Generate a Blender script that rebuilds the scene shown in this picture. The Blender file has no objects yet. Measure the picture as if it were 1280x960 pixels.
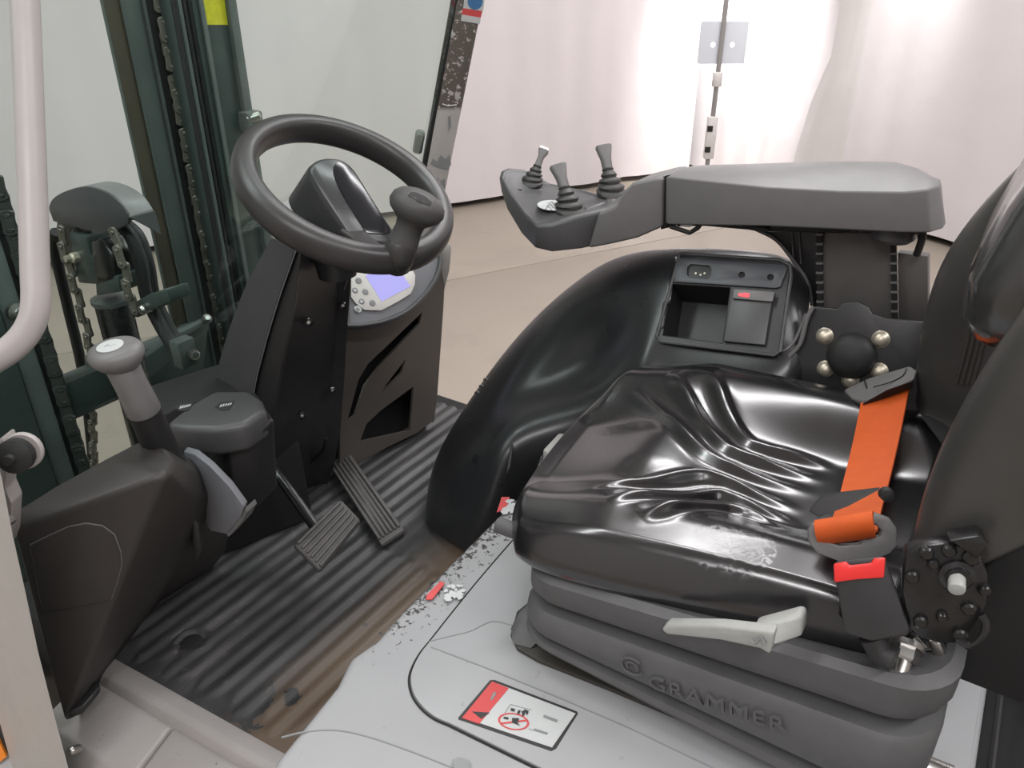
import bpy, bmesh, math, random
import numpy as np
from mathutils import Vector, Matrix
random.seed(4)
SC = bpy.context.scene
COL = SC.collection
R = math.radians

# ------------------------------------------------------------------ camera, world, lights, exposure
F = 985.0                                   # focal length in pixels of the 1280x960 frame
PITCH, YAW = R(28.0), R(33.0)
CAM = Vector((0, 0, 1.6))
cam = bpy.data.cameras.new('camera'); camo = bpy.data.objects.new('camera', cam); COL.objects.link(camo)
camo.location = CAM; camo.rotation_euler = (math.pi/2-PITCH, 0, YAW)
cam.sensor_fit = 'HORIZONTAL'; cam.sensor_width = 36.0; cam.lens = 36.0*F/1280; cam.clip_start = .02
SC.camera = camo
world = bpy.data.worlds.new('world'); SC.world = world; world.use_nodes = True
world.node_tree.nodes['Background'].inputs[0].default_value = (1, .985, 1.0, 1)
world.node_tree.nodes['Background'].inputs[1].default_value = .12
SC.view_settings.view_transform = 'Standard'; SC.view_settings.look = 'None'
SC.view_settings.gamma = 1; SC.view_settings.use_curve_mapping = False
SC.view_settings.exposure = .25
# the booth: its corner and its two wall directions
K = Vector((-2.42, 6.78, 0)); E1 = Vector((-.466, -.885, 0)).normalized(); E2 = Vector((.885, -.466, 0)).normalized()
def booth(a, b, z): return K + E1*a + E2*b + Vector((0, 0, z))
def area(name, loc, target, sx, sy, power, color=(1, .985, 1.0)):
    l = bpy.data.lights.new(name, 'AREA'); l.shape = 'RECTANGLE'; l.size = sx; l.size_y = sy; l.energy = power; l.color = color
    o = bpy.data.objects.new(name, l); COL.objects.link(o); o.location = loc
    o.rotation_euler = (Vector(target)-Vector(loc)).to_track_quat('-Z', 'Y').to_euler(); return o
def spot(name, loc, target, power, ang, blend=.6, size=.12, color=(1, .98, .97)):
    l = bpy.data.lights.new(name, 'SPOT'); l.energy = power; l.spot_size = R(ang); l.spot_blend = blend; l.shadow_soft_size = size; l.color = color
    o = bpy.data.objects.new(name, l); COL.objects.link(o); o.location = loc
    o.rotation_euler = (Vector(target)-Vector(loc)).to_track_quat('-Z', 'Y').to_euler(); return o
for a in (2.5, 6.5):                         # two long rows of unseen ceiling lights, placed for highlights on the seat
    for b, pw in ((3.5, 66), (6.6, 88)):
        p = booth(a, b, 3.86); o = area('unseen_ceiling_light', p, p-Vector((0, 0, 1)), 3.4, .30, pw)
        o.rotation_euler = Matrix((E1, Vector((0, 0, 1)).cross(E1), Vector((0, 0, 1)))).transposed().to_euler()
p = booth(1.75, 2.05, 3.86); o = area('unseen_ceiling_light', p, p-Vector((0, 0, 1)), 1.5, .30, 42)  # short unseen light added for a highlight on the near seat wing
o.rotation_euler = Matrix((E1, Vector((0, 0, 1)).cross(E1), Vector((0, 0, 1)))).transposed().to_euler()
spot('corner_lamp_light', booth(.80, .85, 2.65), booth(.08, .42, 1.05), 560, 58, .75)
spot('side_lamp_light', booth(.75, 1.95, 2.7), booth(.06, 1.80, 1.45), 120, 34, .8)

# ------------------------------------------------------------------ pixel rays: where a photographed point lies once its depth plane is known
FW = Vector((-math.sin(YAW)*math.cos(PITCH), math.cos(YAW)*math.cos(PITCH), -math.sin(PITCH)))
RT = Vector((math.cos(YAW), math.sin(YAW), 0)); UP = RT.cross(FW)
def ray(x, y): return FW + RT*((x-640)/F) - UP*((y-480)/F)
def PD(x, y, d): return CAM + ray(x, y)*d
def PZ(x, y, z): r = ray(x, y); return CAM + r*((z-CAM.z)/r.z)
def PY(x, y, v): r = ray(x, y); return CAM + r*(v/r.y)
def PX(x, y, v): r = ray(x, y); return CAM + r*(v/r.x)
def PP(x, y, p0, n):
    r = ray(x, y); n = Vector(n); return CAM + r*((Vector(p0)-CAM).dot(n)/r.dot(n))
V = Vector

# ------------------------------------------------------------------ materials
def nodes(name):
    m = bpy.data.materials.new(name); m.use_nodes = True; nt = m.node_tree
    return m, nt, nt.nodes['Principled BSDF'], nt.nodes, nt.links
def ramp(N, L, src, stops):
    r = N.new('ShaderNodeValToRGB'); e = r.color_ramp.elements
    while len(e) < len(stops): e.new(.5)
    for el, (p, c) in zip(e, stops): el.position = p; el.color = (*c, 1) if len(c) == 3 else c
    L.new(src, r.inputs[0]); return r.outputs[0]
def noise(N, L, scale, detail=4, rough=.55, vec=None, dist=0):
    n = N.new('ShaderNodeTexNoise'); n.inputs['Scale'].default_value = scale; n.inputs['Detail'].default_value = detail
    n.inputs['Roughness'].default_value = rough; n.inputs['Distortion'].default_value = dist
    if vec is None:
        g = N.new('ShaderNodeNewGeometry'); vec = g.outputs['Position']
    L.new(vec, n.inputs['Vector']); return n.outputs['Fac']
def math_(N, L, op, a, b=None, c=None, clamp=False):
    n = N.new('ShaderNodeMath'); n.operation = op; n.use_clamp = clamp
    for i, v in enumerate((a, b, c)):
        if v is None: continue
        if isinstance(v, (int, float)): n.inputs[i].default_value = v
        else: L.new(v, n.inputs[i])
    return n.outputs[0]
def mixc(N, L, fac, a, b):
    n = N.new('ShaderNodeMix'); n.data_type = 'RGBA'
    L.new(fac, n.inputs[0]) if not isinstance(fac, (int, float)) else setattr(n.inputs[0], 'default_value', fac)
    for i, v in ((6, a), (7, b)):
        if isinstance(v, tuple): n.inputs[i].default_value = (*v, 1)
        else: L.new(v, n.inputs[i])
    return n.outputs[2]
def bump(N, L, h, strength=.2, dist=.002, prev=None):
    b = N.new('ShaderNodeBump'); b.inputs['Strength'].default_value = strength; b.inputs['Distance'].default_value = dist
    L.new(h, b.inputs['Height'])
    if prev is not None: L.new(prev, b.inputs['Normal'])
    return b.outputs[0]
def mat(name, col, rough=.5, metal=0, var=.12, vscale=30, bscale=0, bstr=.15, spec=.5, bdist=.001, rvar=.08):
    m, nt, P, N, L = nodes(name)
    f = noise(N, L, vscale)
    a = tuple(max(0, c*(1-var)) for c in col); b = tuple(min(1, c*(1+var)) for c in col)
    L.new(mixc(N, L, f, a, b), P.inputs['Base Color'])
    L.new(math_(N, L, 'MULTIPLY_ADD', noise(N, L, vscale*.6, 3), rvar*2, rough-rvar), P.inputs['Roughness'])
    P.inputs['Metallic'].default_value = metal; P.inputs['Specular IOR Level'].default_value = spec
    if bscale:
        L.new(bump(N, L, noise(N, L, bscale, 2), bstr, bdist), P.inputs['Normal'])
    return m
M = {}
M['plastic'] = mat('black_moulded_plastic', (.020, .020, .021), .42, bscale=900, bstr=.12)
M['plastic_grey'] = mat('dark_grey_plastic', (.062, .062, .064), .42, bscale=900, bstr=.12)
M['plastic_mid'] = mat('grey_plastic', (.145, .142, .141), .44, bscale=800, bstr=.15)
M['console_grey'] = mat('brownish_grey_plastic', (.030, .027, .025), .5, bscale=800, bstr=.15)
M['slate'] = mat('slate_grey_plastic', (.16, .165, .18), .5)
M['gloss'] = mat('glossy_black_plastic', (.012, .013, .016), .16, rvar=.05)
M['leather'] = None
M['pad'] = mat('black_shiny_leather', (.036, .037, .036), .15, rvar=.03, spec=.8)
M['tower'] = mat('warm_grey_tower_plastic', (.100, .094, .089), .5, bscale=800, bstr=.12)
M['cowl'] = mat('brown_grey_cowl_plastic', (.075, .067, .060), .38, bscale=800, bstr=.1)
M['satin'] = mat('satin_dark_plastic', (.045, .047, .049), .30)
M['slate_panel'] = mat('slate_dark_panel', (.075, .078, .088), .42)
M['bellows'] = mat('grey_rubber_bellows', (.080, .080, .081), .55, var=.2, bscale=500, bstr=.15)
M['bellows_top'] = mat('grey_green_plastic_rim', (.075, .075, .070), .5, var=.15)
M['dark'] = mat('matt_black', (.008, .008, .008), .7)
M['blacksteel'] = mat('black_painted_steel', (.012, .012, .012), .28, metal=0, bscale=120, bstr=.2)
M['steel'] = mat('bare_steel', (.45, .44, .42), .32, metal=1)
M['chrome'] = mat('bright_steel', (.72, .71, .68), .2, metal=1)
M['brass'] = mat('yellow_zinc_bolt', (.62, .57, .46), .46, metal=.75)
M['chain'] = mat('oily_chain_steel', (.17, .16, .135), .42, metal=.5, var=.35, vscale=60)
M['chain_dark'] = mat('oily_black_chain', (.060, .066, .062), .38, metal=.4, var=.35, vscale=60)
M['mast'] = mat('dark_green_mast_paint', (.046, .062, .057), .42, var=.3, vscale=8)
M['mast_light'] = mat('grey_green_mast_paint', (.105, .122, .116), .45, var=.25, vscale=8)
M['mast_rust'] = mat('brown_greased_rail', (.080, .066, .046), .45, var=.3, vscale=12)
M['bar'] = mat('pinkish_grey_paint', (.40, .37, .36), .38, var=.05)
M['postgrey'] = mat('light_grey_paint', (.42, .41, .39), .42, var=.08)
M['orange'] = mat('orange_webbing', (.58, .092, .010), .62, var=.12, vscale=60, bscale=700, bstr=.3)
M['orangepaint'] = mat('orange_paint', (.75, .22, .02), .5)
M['red'] = mat('red_button_plastic', (.72, .03, .028), .35)
M['redprint'] = mat('red_print', (.56, .07, .07), .5)
M['white'] = mat('white_label', (.50, .52, .515), .4, var=.05)
M['bezel'] = mat('pale_bezel', (.62, .60, .57), .4, var=.04)
M['blackprint'] = mat('black_print', (.03, .03, .03), .5)
M['greyprint'] = mat('grey_print', (.22, .23, .23), .5)
M['blueprint'] = mat('blue_print', (.05, .16, .34), .5, var=.4, vscale=120)
M['yellow'] = mat('worn_yellow_label', (.60, .56, .02), .5, var=.3, vscale=90)
M['whitewash'] = mat('white_worn_lever', (.34, .35, .33), .45, var=.2, vscale=60)
M['rubber'] = mat('black_rubber', (.015, .015, .015), .6, bscale=500)
M['pedal'] = mat('grey_rubber_pedal', (.085, .082, .080), .6, var=.25, vscale=50)
M['wheelrim'] = mat('grey_black_rim_skin', (.036, .034, .034), .38, bscale=900, bstr=.1)
M['knob'] = mat('grey_knob_skin', (.055, .054, .052), .55, bscale=900, bstr=.1)
M['poleplate'] = mat('pale_blue_grey_plate', (.60, .625, .67), .4, var=.02)
M['polegrey'] = mat('grey_pole', (.30, .29, .28), .4, metal=.3)
M['polewhite'] = mat('white_pole_fitting', (.62, .60, .58), .4)

def m_leather():
    m, nt, P, N, L = nodes('black_glossy_leather')
    g = N.new('ShaderNodeNewGeometry'); pos = g.outputs['Position']
    def near(nm, c, r, soft):
        d = N.new('ShaderNodeVectorMath'); d.operation = 'DISTANCE'; L.new(pos, d.inputs[0]); d.inputs[1].default_value = c; d.name = nm
        return math_(N, L, 'SUBTRACT', 1.0, math_(N, L, 'DIVIDE', math_(N, L, 'SUBTRACT', d.outputs['Value'], r), soft, clamp=True), clamp=True)
    a = near('tear', PZ(922, 694, 1.045), .004, .040); b = near('crackle', PZ(792, 510, 1.045), .02, .06)
    patch = math_(N, L, 'MAXIMUM', a, math_(N, L, 'MULTIPLY', b, .75))
    vo = N.new('ShaderNodeTexVoronoi'); vo.feature = 'DISTANCE_TO_EDGE'; vo.inputs['Scale'].default_value = 75
    ns = N.new('ShaderNodeTexNoise'); ns.inputs['Scale'].default_value = 30; ns.inputs['Detail'].default_value = 4; L.new(pos, ns.inputs['Vector'])
    mx = N.new('ShaderNodeMix'); mx.data_type = 'VECTOR'; mx.inputs[0].default_value = .06; L.new(pos, mx.inputs[4]); L.new(ns.outputs['Color'], mx.inputs[5])
    L.new(mx.outputs[1], vo.inputs['Vector'])
    cr = math_(N, L, 'LESS_THAN', vo.outputs['Distance'], .14)
    crack = math_(N, L, 'MULTIPLY', cr, patch)
    fine = noise(N, L, 260, 4)
    h = math_(N, L, 'SUBTRACT', math_(N, L, 'MULTIPLY', fine, math_(N, L, 'MULTIPLY_ADD', patch, .3, .02)), math_(N, L, 'MULTIPLY', crack, 1.6))
    L.new(bump(N, L, h, .55, .004), P.inputs['Normal'])
    hole = math_(N, L, 'MULTIPLY', math_(N, L, 'GREATER_THAN', noise(N, L, 90, 5), .57), math_(N, L, 'MULTIPLY', crack, a))
    L.new(mixc(N, L, hole, (.010, .010, .011), (.07, .066, .05)), P.inputs['Base Color'])
    L.new(math_(N, L, 'MULTIPLY_ADD', noise(N, L, 14, 5), .14, .17), P.inputs['Roughness'])
    P.inputs['Specular IOR Level'].default_value = .8
    P.inputs['Coat Weight'].default_value = .5; P.inputs['Coat Roughness'].default_value = .16
    return m
M['leather'] = m_leather()
M['leather_back'] = mat('black_satin_leather', (.046, .045, .042), .34, var=.2, vscale=20, bscale=400, bstr=.06, rvar=.06)

def m_hood():
    m, nt, P, N, L = nodes('grey_hood_paint_chipped')
    g = N.new('ShaderNodeNewGeometry'); s = N.new('ShaderNodeSeparateXYZ'); L.new(g.outputs['Position'], s.inputs[0])
    edge = math_(N, L, 'DIVIDE', math_(N, L, 'SUBTRACT', -.475, s.outputs['X']), .09, clamp=True)     # wear towards the driver's foot well
    hi = math_(N, L, 'DIVIDE', math_(N, L, 'SUBTRACT', s.outputs['Y'], .44), .14, clamp=True)
    edge = math_(N, L, 'MULTIPLY', edge, hi)
    thr = math_(N, L, 'MULTIPLY_ADD', edge, -.265, .735)
    chip = math_(N, L, 'GREATER_THAN', noise(N, L, 120, 5, .65), thr)
    c = mixc(N, L, noise(N, L, 5, 4), (.285, .292, .300), (.345, .350, .355))
    dirt = math_(N, L, 'MULTIPLY', math_(N, L, 'GREATER_THAN', noise(N, L, 45, 5, .7), .67), .35)
    c = mixc(N, L, dirt, c, (.20, .19, .17))
    L.new(mixc(N, L, chip, c, (.045, .042, .038)), P.inputs['Base Color'])
    L.new(math_(N, L, 'MULTIPLY_ADD', chip, .3, .38), P.inputs['Roughness'])
    L.new(bump(N, L, math_(N, L, 'SUBTRACT', math_(N, L, 'MULTIPLY', noise(N, L, 300, 3), .1), chip), .25, .0008), P.inputs['Normal'])
    return m
M['hood'] = m_hood()
def m_step():
    m, nt, P, N, L = nodes('grey_step_paint_worn')
    c = mixc(N, L, noise(N, L, 9, 5), (.30, .285, .275), (.42, .40, .385))
    L.new(mixc(N, L, math_(N, L, 'GREATER_THAN', noise(N, L, 90, 5, .7), .68), c, (.13, .12, .11)), P.inputs['Base Color'])
    P.inputs['Roughness'].default_value = .45
    L.new(bump(N, L, noise(N, L, 60, 4), .15, .002), P.inputs['Normal']); return m
M['step'] = m_step()
def m_mat():
    m, nt, P, N, L = nodes('worn_rubber_floor_mat')
    g = N.new('ShaderNodeNewGeometry'); s = N.new('ShaderNodeSeparateXYZ'); L.new(g.outputs['Position'], s.inputs[0])
    mp = N.new('ShaderNodeMapping'); mp.inputs['Scale'].default_value = (9, 1.6, 9); L.new(g.outputs['Position'], mp.inputs['Vector'])
    streak = noise(N, L, 3.2, 5, .6, mp.outputs['Vector'])
    c = ramp(N, L, streak, [(.30, (.026, .026, .027)), (.55, (.048, .048, .049)), (.75, (.10, .098, .096))])
    wear = math_(N, L, 'MULTIPLY', math_(N, L, 'DIVIDE', math_(N, L, 'ADD', s.outputs['X'], .80), .08, clamp=True),
                 math_(N, L, 'GREATER_THAN', noise(N, L, 11, 5, .6), .42))
    c = mixc(N, L, math_(N, L, 'MULTIPLY', wear, .75), c, (.155, .110, .074))       # brown wear where feet rub by the hood
    c = mixc(N, L, math_(N, L, 'MULTIPLY', math_(N, L, 'GREATER_THAN', noise(N, L, 70, 4, .7), .66), .5), c, (.15, .13, .11))
    L.new(c, P.inputs['Base Color']); P.inputs['Roughness'].default_value = .5
    L.new(bump(N, L, noise(N, L, 160, 4), .25, .001), P.inputs['Normal']); return m
M['mat'] = m_mat()
def m_curtain():
    m, nt, P, N, L = nodes('white_curtain_cloth')
    c = mixc(N, L, noise(N, L, 1.4, 4), (.635, .598, .604), (.695, .657, .664))
    L.new(c, P.inputs['Base Color']); P.inputs['Roughness'].default_value = .75; P.inputs['Specular IOR Level'].default_value = .2
    L.new(bump(N, L, noise(N, L, 5, 3), .25, .02), P.inputs['Normal'])
    return m
M['curtain'] = m_curtain()
def m_sheet():
    m, nt, P, N, L = nodes('shaded_fold_grey')
    c = mixc(N, L, noise(N, L, 4, 5), (.56, .535, .52), (.64, .615, .60))
    L.new(c, P.inputs['Base Color']); P.inputs['Roughness'].default_value = .4
    L.new(bump(N, L, noise(N, L, 4, 2), .2, .03), P.inputs['Normal']); return m
M['sheet'] = m_sheet()
def m_floor():
    m, nt, P, N, L = nodes('beige_polished_concrete')
    c = mixc(N, L, noise(N, L, 1.1, 6), (.315, .272, .222), (.38, .33, .275))
    c = mixc(N, L, math_(N, L, 'MULTIPLY', math_(N, L, 'GREATER_THAN', noise(N, L, 2.4, 3), .56), .25), c, (.29, .25, .21))
    c = mixc(N, L, math_(N, L, 'MULTIPLY', math_(N, L, 'GREATER_THAN', noise(N, L, 30, 5), .70), .4), c, (.2, .17, .13))
    L.new(c, P.inputs['Base Color']); P.inputs['Roughness'].default_value = .42; return m
M['floor'] = m_floor()
M['wall'] = mat('white_wall_paint', (.66, .64, .63), .8, var=.03, vscale=2)
M['walldark'] = mat('hem_shade_brown', (.10, .08, .065), .6)
def m_glass():
    m, nt, P, N, L = nodes('green_tinted_windscreen_glass')
    N.remove(P)
    t = N.new('ShaderNodeBsdfTransparent'); t.inputs[0].default_value = (.90, .965, .945, 1)
    gl = N.new('ShaderNodeBsdfGlossy'); gl.inputs['Roughness'].default_value = .02
    fr = N.new('ShaderNodeFresnel'); fr.inputs['IOR'].default_value = 1.3
    mx = N.new('ShaderNodeMixShader'); L.new(math_(N, L, 'MULTIPLY', fr.outputs[0], .25), mx.inputs[0]); L.new(t.outputs[0], mx.inputs[1]); L.new(gl.outputs[0], mx.inputs[2])
    L.new(mx.outputs[0], nt.nodes['Material Output'].inputs['Surface']); return m
M['glass'] = m_glass()
def emit(name, col, s):
    m, nt, P, N, L = nodes(name); P.inputs['Base Color'].default_value = (*[c*.3 for c in col], 1)
    P.inputs['Emission Color'].default_value = (*col, 1); P.inputs['Emission Strength'].default_value = s; P.inputs['Roughness'].default_value = .2; return m
M['screen'] = emit('lit_lilac_screen', (.46, .44, .92), .62)
M['led'] = emit('red_indicator', (1, .08, .10), 1.2)
M['tube'] = emit('lamp_diffuser', (1, .97, .92), 5)
def m_pillar():
    m, nt, P, N, L = nodes('grey_pillar_paint_scratched')
    g = N.new('ShaderNodeNewGeometry'); s = N.new('ShaderNodeSeparateXYZ'); L.new(g.outputs['Position'], s.inputs[0])
    c = mixc(N, L, noise(N, L, 14, 4), (.36, .345, .33), (.46, .44, .425))
    # paint rubbed off in a band below the top sticker, scuffs further down
    band = math_(N, L, 'MULTIPLY', math_(N, L, 'DIVIDE', math_(N, L, 'SUBTRACT', s.outputs['Z'], 1.315), .01, clamp=True),
                 math_(N, L, 'GREATER_THAN', s.outputs['Y'], 1.438))
    c = mixc(N, L, math_(N, L, 'MULTIPLY', band, math_(N, L, 'GREATER_THAN', noise(N, L, 38, 5, .6), .40)), c, (.10, .088, .075))
    c = mixc(N, L, math_(N, L, 'MULTIPLY', band, math_(N, L, 'GREATER_THAN', noise(N, L, 110, 5, .7), .60)), c, (.5, .42, .40))
    sc = math_(N, L, 'GREATER_THAN', noise(N, L, 42, 4, .6), .665)
    c = mixc(N, L, math_(N, L, 'MULTIPLY', sc, .8), c, (.11, .10, .09))
    L.new(c, P.inputs['Base Color']); P.inputs['Roughness'].default_value = .45; return m
M['pillar'] = m_pillar()

# ------------------------------------------------------------------ mesh helpers
def tag(o, label=None, cat=None, group=None, kind=None):
    if label: o['label'] = label
    if cat: o['category'] = cat
    if group: o['group'] = group
    if kind: o['kind'] = kind
    return o
def thing(name, label, cat, loc, group=None):
    o = bpy.data.objects.new(name, None); COL.objects.link(o); o.location = loc; o.empty_display_size = .05
    o['_r'] = tuple(loc); return tag(o, label, cat, group)
def link(name, me, m, parent=None, base=None):
    """links a mesh given in world coordinates under its parent (or as a thing with its origin at its base)"""
    if parent is not None: base = V(parent['_r'])
    elif base is None:
        co = np.empty(len(me.vertices)*3); me.vertices.foreach_get('co', co); co = co.reshape(-1, 3)
        mn, mxx = co.min(0), co.max(0); base = V(((mn[0]+mxx[0])/2, (mn[1]+mxx[1])/2, mn[2]))
    me.transform(Matrix.Translation(-V(base)))
    me.materials.clear(); me.materials.append(m)
    o = bpy.data.objects.new(name, me); COL.objects.link(o)
    if parent is not None: o.parent = parent
    else: o.location = base
    o['_r'] = tuple(base)
    return o
def finish(bm, smooth=38, bevel=0, seg=2, bang=30):
    bmesh.ops.remove_doubles(bm, verts=bm.verts, dist=1e-6)
    bmesh.ops.recalc_face_normals(bm, faces=bm.faces)
    if bevel:
        es = [e for e in bm.edges if len(e.link_faces) == 2 and e.calc_face_angle(0) > R(bang)]
        if es:
            bmesh.ops.bevel(bm, geom=es, offset=bevel, segments=seg, profile=.5, affect='EDGES', clamp_overlap=True)
            bmesh.ops.recalc_face_normals(bm, faces=bm.faces)
    for f in bm.faces: f.smooth = True
    for e in bm.edges:
        if len(e.link_faces) != 2 or e.calc_face_angle(0) > R(smooth): e.smooth = False
    me = bpy.data.meshes.new('mesh'); bm.to_mesh(me); bm.free(); return me
def build(name, bm, m, parent=None, smooth=38, bevel=0, seg=2, sub=0, bang=30):
    o = link(name, finish(bm, smooth, bevel, seg, bang), M[m] if isinstance(m, str) else m, parent)
    if sub:
        s = o.modifiers.new('sub', 'SUBSURF'); s.levels = sub; s.render_levels = sub
    return o
def add(bm, verts, faces):
    vs = [bm.verts.new(v) for v in verts]
    for f in faces:
        try: bm.faces.new([vs[i] for i in f])
        except ValueError: pass
    return vs
def raw(verts, faces):
    bm = bmesh.new(); add(bm, verts, faces); return bm
def prism(bm, poly, vec):
    """polygon extruded by a vector"""
    n = len(poly); vec = V(vec); poly = [V(p) for p in poly]
    vs = add(bm, poly+[p+vec for p in poly], [list(range(n))[::-1], list(range(n, 2*n))]+[[i, (i+1) % n, n+(i+1) % n, n+i] for i in range(n)])
    return vs
def loft(bm, rings, caps=True, close=True):
    n = len(rings[0]); vs = [p for r in rings for p in r]; fs = []
    for k in range(len(rings)-1):
        for i in range(n if close else n-1):
            fs.append([k*n+i, k*n+(i+1) % n, (k+1)*n+(i+1) % n, (k+1)*n+i])
    if caps: fs += [list(range(n))[::-1], list(range((len(rings)-1)*n, len(rings)*n))]
    return add(bm, vs, fs)
def crom(pts, n=8):
    pts = [V(p) for p in pts]; out = []
    for i in range(len(pts)-1):
        p0 = pts[max(i-1, 0)]; p1 = pts[i]; p2 = pts[i+1]; p3 = pts[min(i+2, len(pts)-1)]
        for k in range(n):
            t = k/n
            out.append(.5*((2*p1)+(p2-p0)*t+(2*p0-5*p1+4*p2-p3)*t*t+(3*p1-p0-3*p2+p3)*t**3))
    out.append(pts[-1]); return out
def frame_axes(d):
    d = V(d).normalized(); a = V((0, 0, 1)) if abs(d.z) < .9 else V((1, 0, 0))
    u = d.cross(a).normalized(); return u, d.cross(u).normalized()
def tube(bm, pts, r, n=12, smooth=0):
    pts = [V(p) for p in pts]
    if smooth: pts = crom(pts, smooth)
    rs = r if isinstance(r, (list, tuple)) else [r]*len(pts)
    if len(rs) != len(pts): rs = list(np.interp(np.linspace(0, 1, len(pts)), np.linspace(0, 1, len(rs)), rs))
    d0 = (pts[1]-pts[0]).normalized(); u, w = frame_axes(d0); rings = []
    for i, p in enumerate(pts):
        d = (pts[min(i+1, len(pts)-1)]-pts[max(i-1, 0)]).normalized()
        u = (u-d*u.dot(d)).normalized(); w = d.cross(u)
        rings.append([p+(u*math.cos(a)+w*math.sin(a))*rs[i] for a in [2*math.pi*k/n for k in range(n)]])
    return loft(bm, rings)
def lathe(bm, o, axis, prof, n=24, sy=1.0, up=None):
    """profile of (radius, height) spun about an axis"""
    o = V(o); ax = V(axis).normalized()
    if up is None: u, w = frame_axes(ax)
    else: u = (V(up)-ax*V(up).dot(ax)).normalized(); w = ax.cross(u)
    rings = [[o+ax*h+(u*math.cos(a)+w*math.sin(a)*sy)*max(r, 1e-4) for a in [2*math.pi*k/n for k in range(n)]] for r, h in prof]
    return loft(bm, rings)
def box(bm, c, sx, sy, sz, ux=(1, 0, 0), uy=(0, 1, 0)):
    c = V(c); ux = V(ux).normalized(); uy = V(uy).normalized(); uz = ux.cross(uy)
    P = [c+ux*(a*sx/2)+uy*(b*sy/2)+uz*(d*sz/2) for d in (-1, 1) for a, b in ((-1, -1), (1, -1), (1, 1), (-1, 1))]
    return add(bm, P, [[3, 2, 1, 0], [4, 5, 6, 7], [0, 1, 5, 4], [1, 2, 6, 5], [2, 3, 7, 6], [3, 0, 4, 7]])
def grid(bm, rows, close=False):
    n = len(rows[0]); vs = [p for r in rows for p in r]; fs = []
    for k in range(len(rows)-1):
        for i in range(n if close else n-1):
            fs.append([k*n+i, k*n+(i+1) % n, (k+1)*n+(i+1) % n, (k+1)*n+i])
    return add(bm, vs, fs)
def holed(bm, outer, holes, vec):
    """flat plate with real openings, given thickness by vec"""
    vec = V(vec); es = []; loops = []
    for lp in [outer]+holes:
        vs = [bm.verts.new(V(p)) for p in lp]; loops.append(vs)
        es += [bm.edges.new((vs[i], vs[(i+1) % len(vs)])) for i in range(len(vs))]
    r = bmesh.ops.triangle_fill(bm, edges=es, use_beauty=True)
    fs = [g for g in r['geom'] if isinstance(g, bmesh.types.BMFace)]
    ex = bmesh.ops.extrude_face_region(bm, geom=fs)
    bmesh.ops.translate(bm, vec=vec, verts=[g for g in ex['geom'] if isinstance(g, bmesh.types.BMVert)])
    bmesh.ops.recalc_face_normals(bm, faces=bm.faces)
def B(): return bmesh.new()
def rrect(c, u, w, a, b, r, n=5):
    """rounded rectangle half sizes a (along u), b (along w)"""
    out = []; c = V(c); u = V(u); w = V(w)
    for (sx, sy, a0) in ((1, 1, 0), (-1, 1, 90), (-1, -1, 180), (1, -1, 270)):
        for k in range(n):
            t = R(a0+90*k/(n-1)); out.append(c+u*(sx*(a-r)+r*math.cos(t))+w*(sy*(b-r)+r*math.sin(t)))
    return out
def ribbon(bm, pts, half, th, smooth=6):
    """webbing: centre points, half-width vectors, thickness"""
    P = crom(pts, smooth); H = crom(half, smooth); rings = []
    for i, (p, h) in enumerate(zip(P, H)):
        d = (P[min(i+1, len(P)-1)]-P[max(i-1, 0)]).normalized(); n = d.cross(h).normalized()*(th/2)
        rings.append([p-h-n, p+h-n, p+h+n, p-h+n])
    return loft(bm, rings)
def disc(bm, c, n, r, th=.001, seg=24, sy=1, up=None): lathe(bm, c, n, [(0, 0), (r, 0), (r, th), (0, th)], seg, sy, up)

from mathutils.bvhtree import BVHTree
def bvh(o):
    bpy.context.view_layer.update(); return BVHTree.FromObject(o, bpy.context.evaluated_depsgraph_get()), o.matrix_world.copy()
def hit(tree, px, py, off=0.0):
    """point of a finished surface behind a photographed point, with its normal"""
    t, mw = tree; inv = mw.inverted(); d = ray(px, py); p, n, i, dd = t.ray_cast(inv @ CAM, (inv.to_3x3() @ d).normalized())
    if p is None: return None
    n = (mw.to_3x3() @ n).normalized(); p = mw @ p
    if n.dot(d) > 0: n = -n
    return p+n*off, n

# ------------------------------------------------------------------ the setting: slabs, walls, ceiling, lamps
bm = B(); q = [booth(-.6, -.6, -.03), booth(9.6, -.6, -.03), booth(9.6, 9.6, -.03), booth(-.6, 9.6, -.03)]
prism(bm, q, (0, 0, -.1)); floor = tag(build('floor', bm, 'dark'), kind='structure')
cuts1 = [-.6, 7.6, 9.6]; cuts2 = [-.6, 1.385, 4.385, 7.385, 9.6]; g = .004
for i in range(2):
    for j in range(4):
        a0, a1, b0, b1 = cuts1[i]+g, cuts1[i+1]-g, cuts2[j]+g, cuts2[j+1]-g
        bm = B(); prism(bm, [booth(a0, b0, -.03), booth(a1, b0, -.03), booth(a1, b1, -.03), booth(a0, b1, -.03)], (0, 0, .03))
        build('slab', bm, 'floor', floor, bevel=.002)
def wallp(name, p, q, n):
    bm = B(); prism(bm, [p, q, q+V((0, 0, 4)), p+V((0, 0, 4))], n*.1); return tag(build(name, bm, 'wall'), kind='structure')
wallp('wall_left', booth(-.5, -.5, 0), booth(9.5, -.5, 0), -E2)
wallp('wall_back', booth(-.5, -.5, 0), booth(-.5, 9.5, 0), -E1)
wallp('wall_front', booth(9.5, -.5, 0), booth(9.5, 9.5, 0), E1)
wallp('wall_right', booth(-.5, 9.5, 0), booth(9.5, 9.5, 0), E2)
bm = B(); prism(bm, [booth(-.6, -.6, 4), booth(9.6, -.6, 4), booth(9.6, 9.6, 4), booth(-.6, 9.6, 4)], (0, 0, .1)); tag(build('ceiling', bm, 'wall'), kind='structure')
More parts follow.
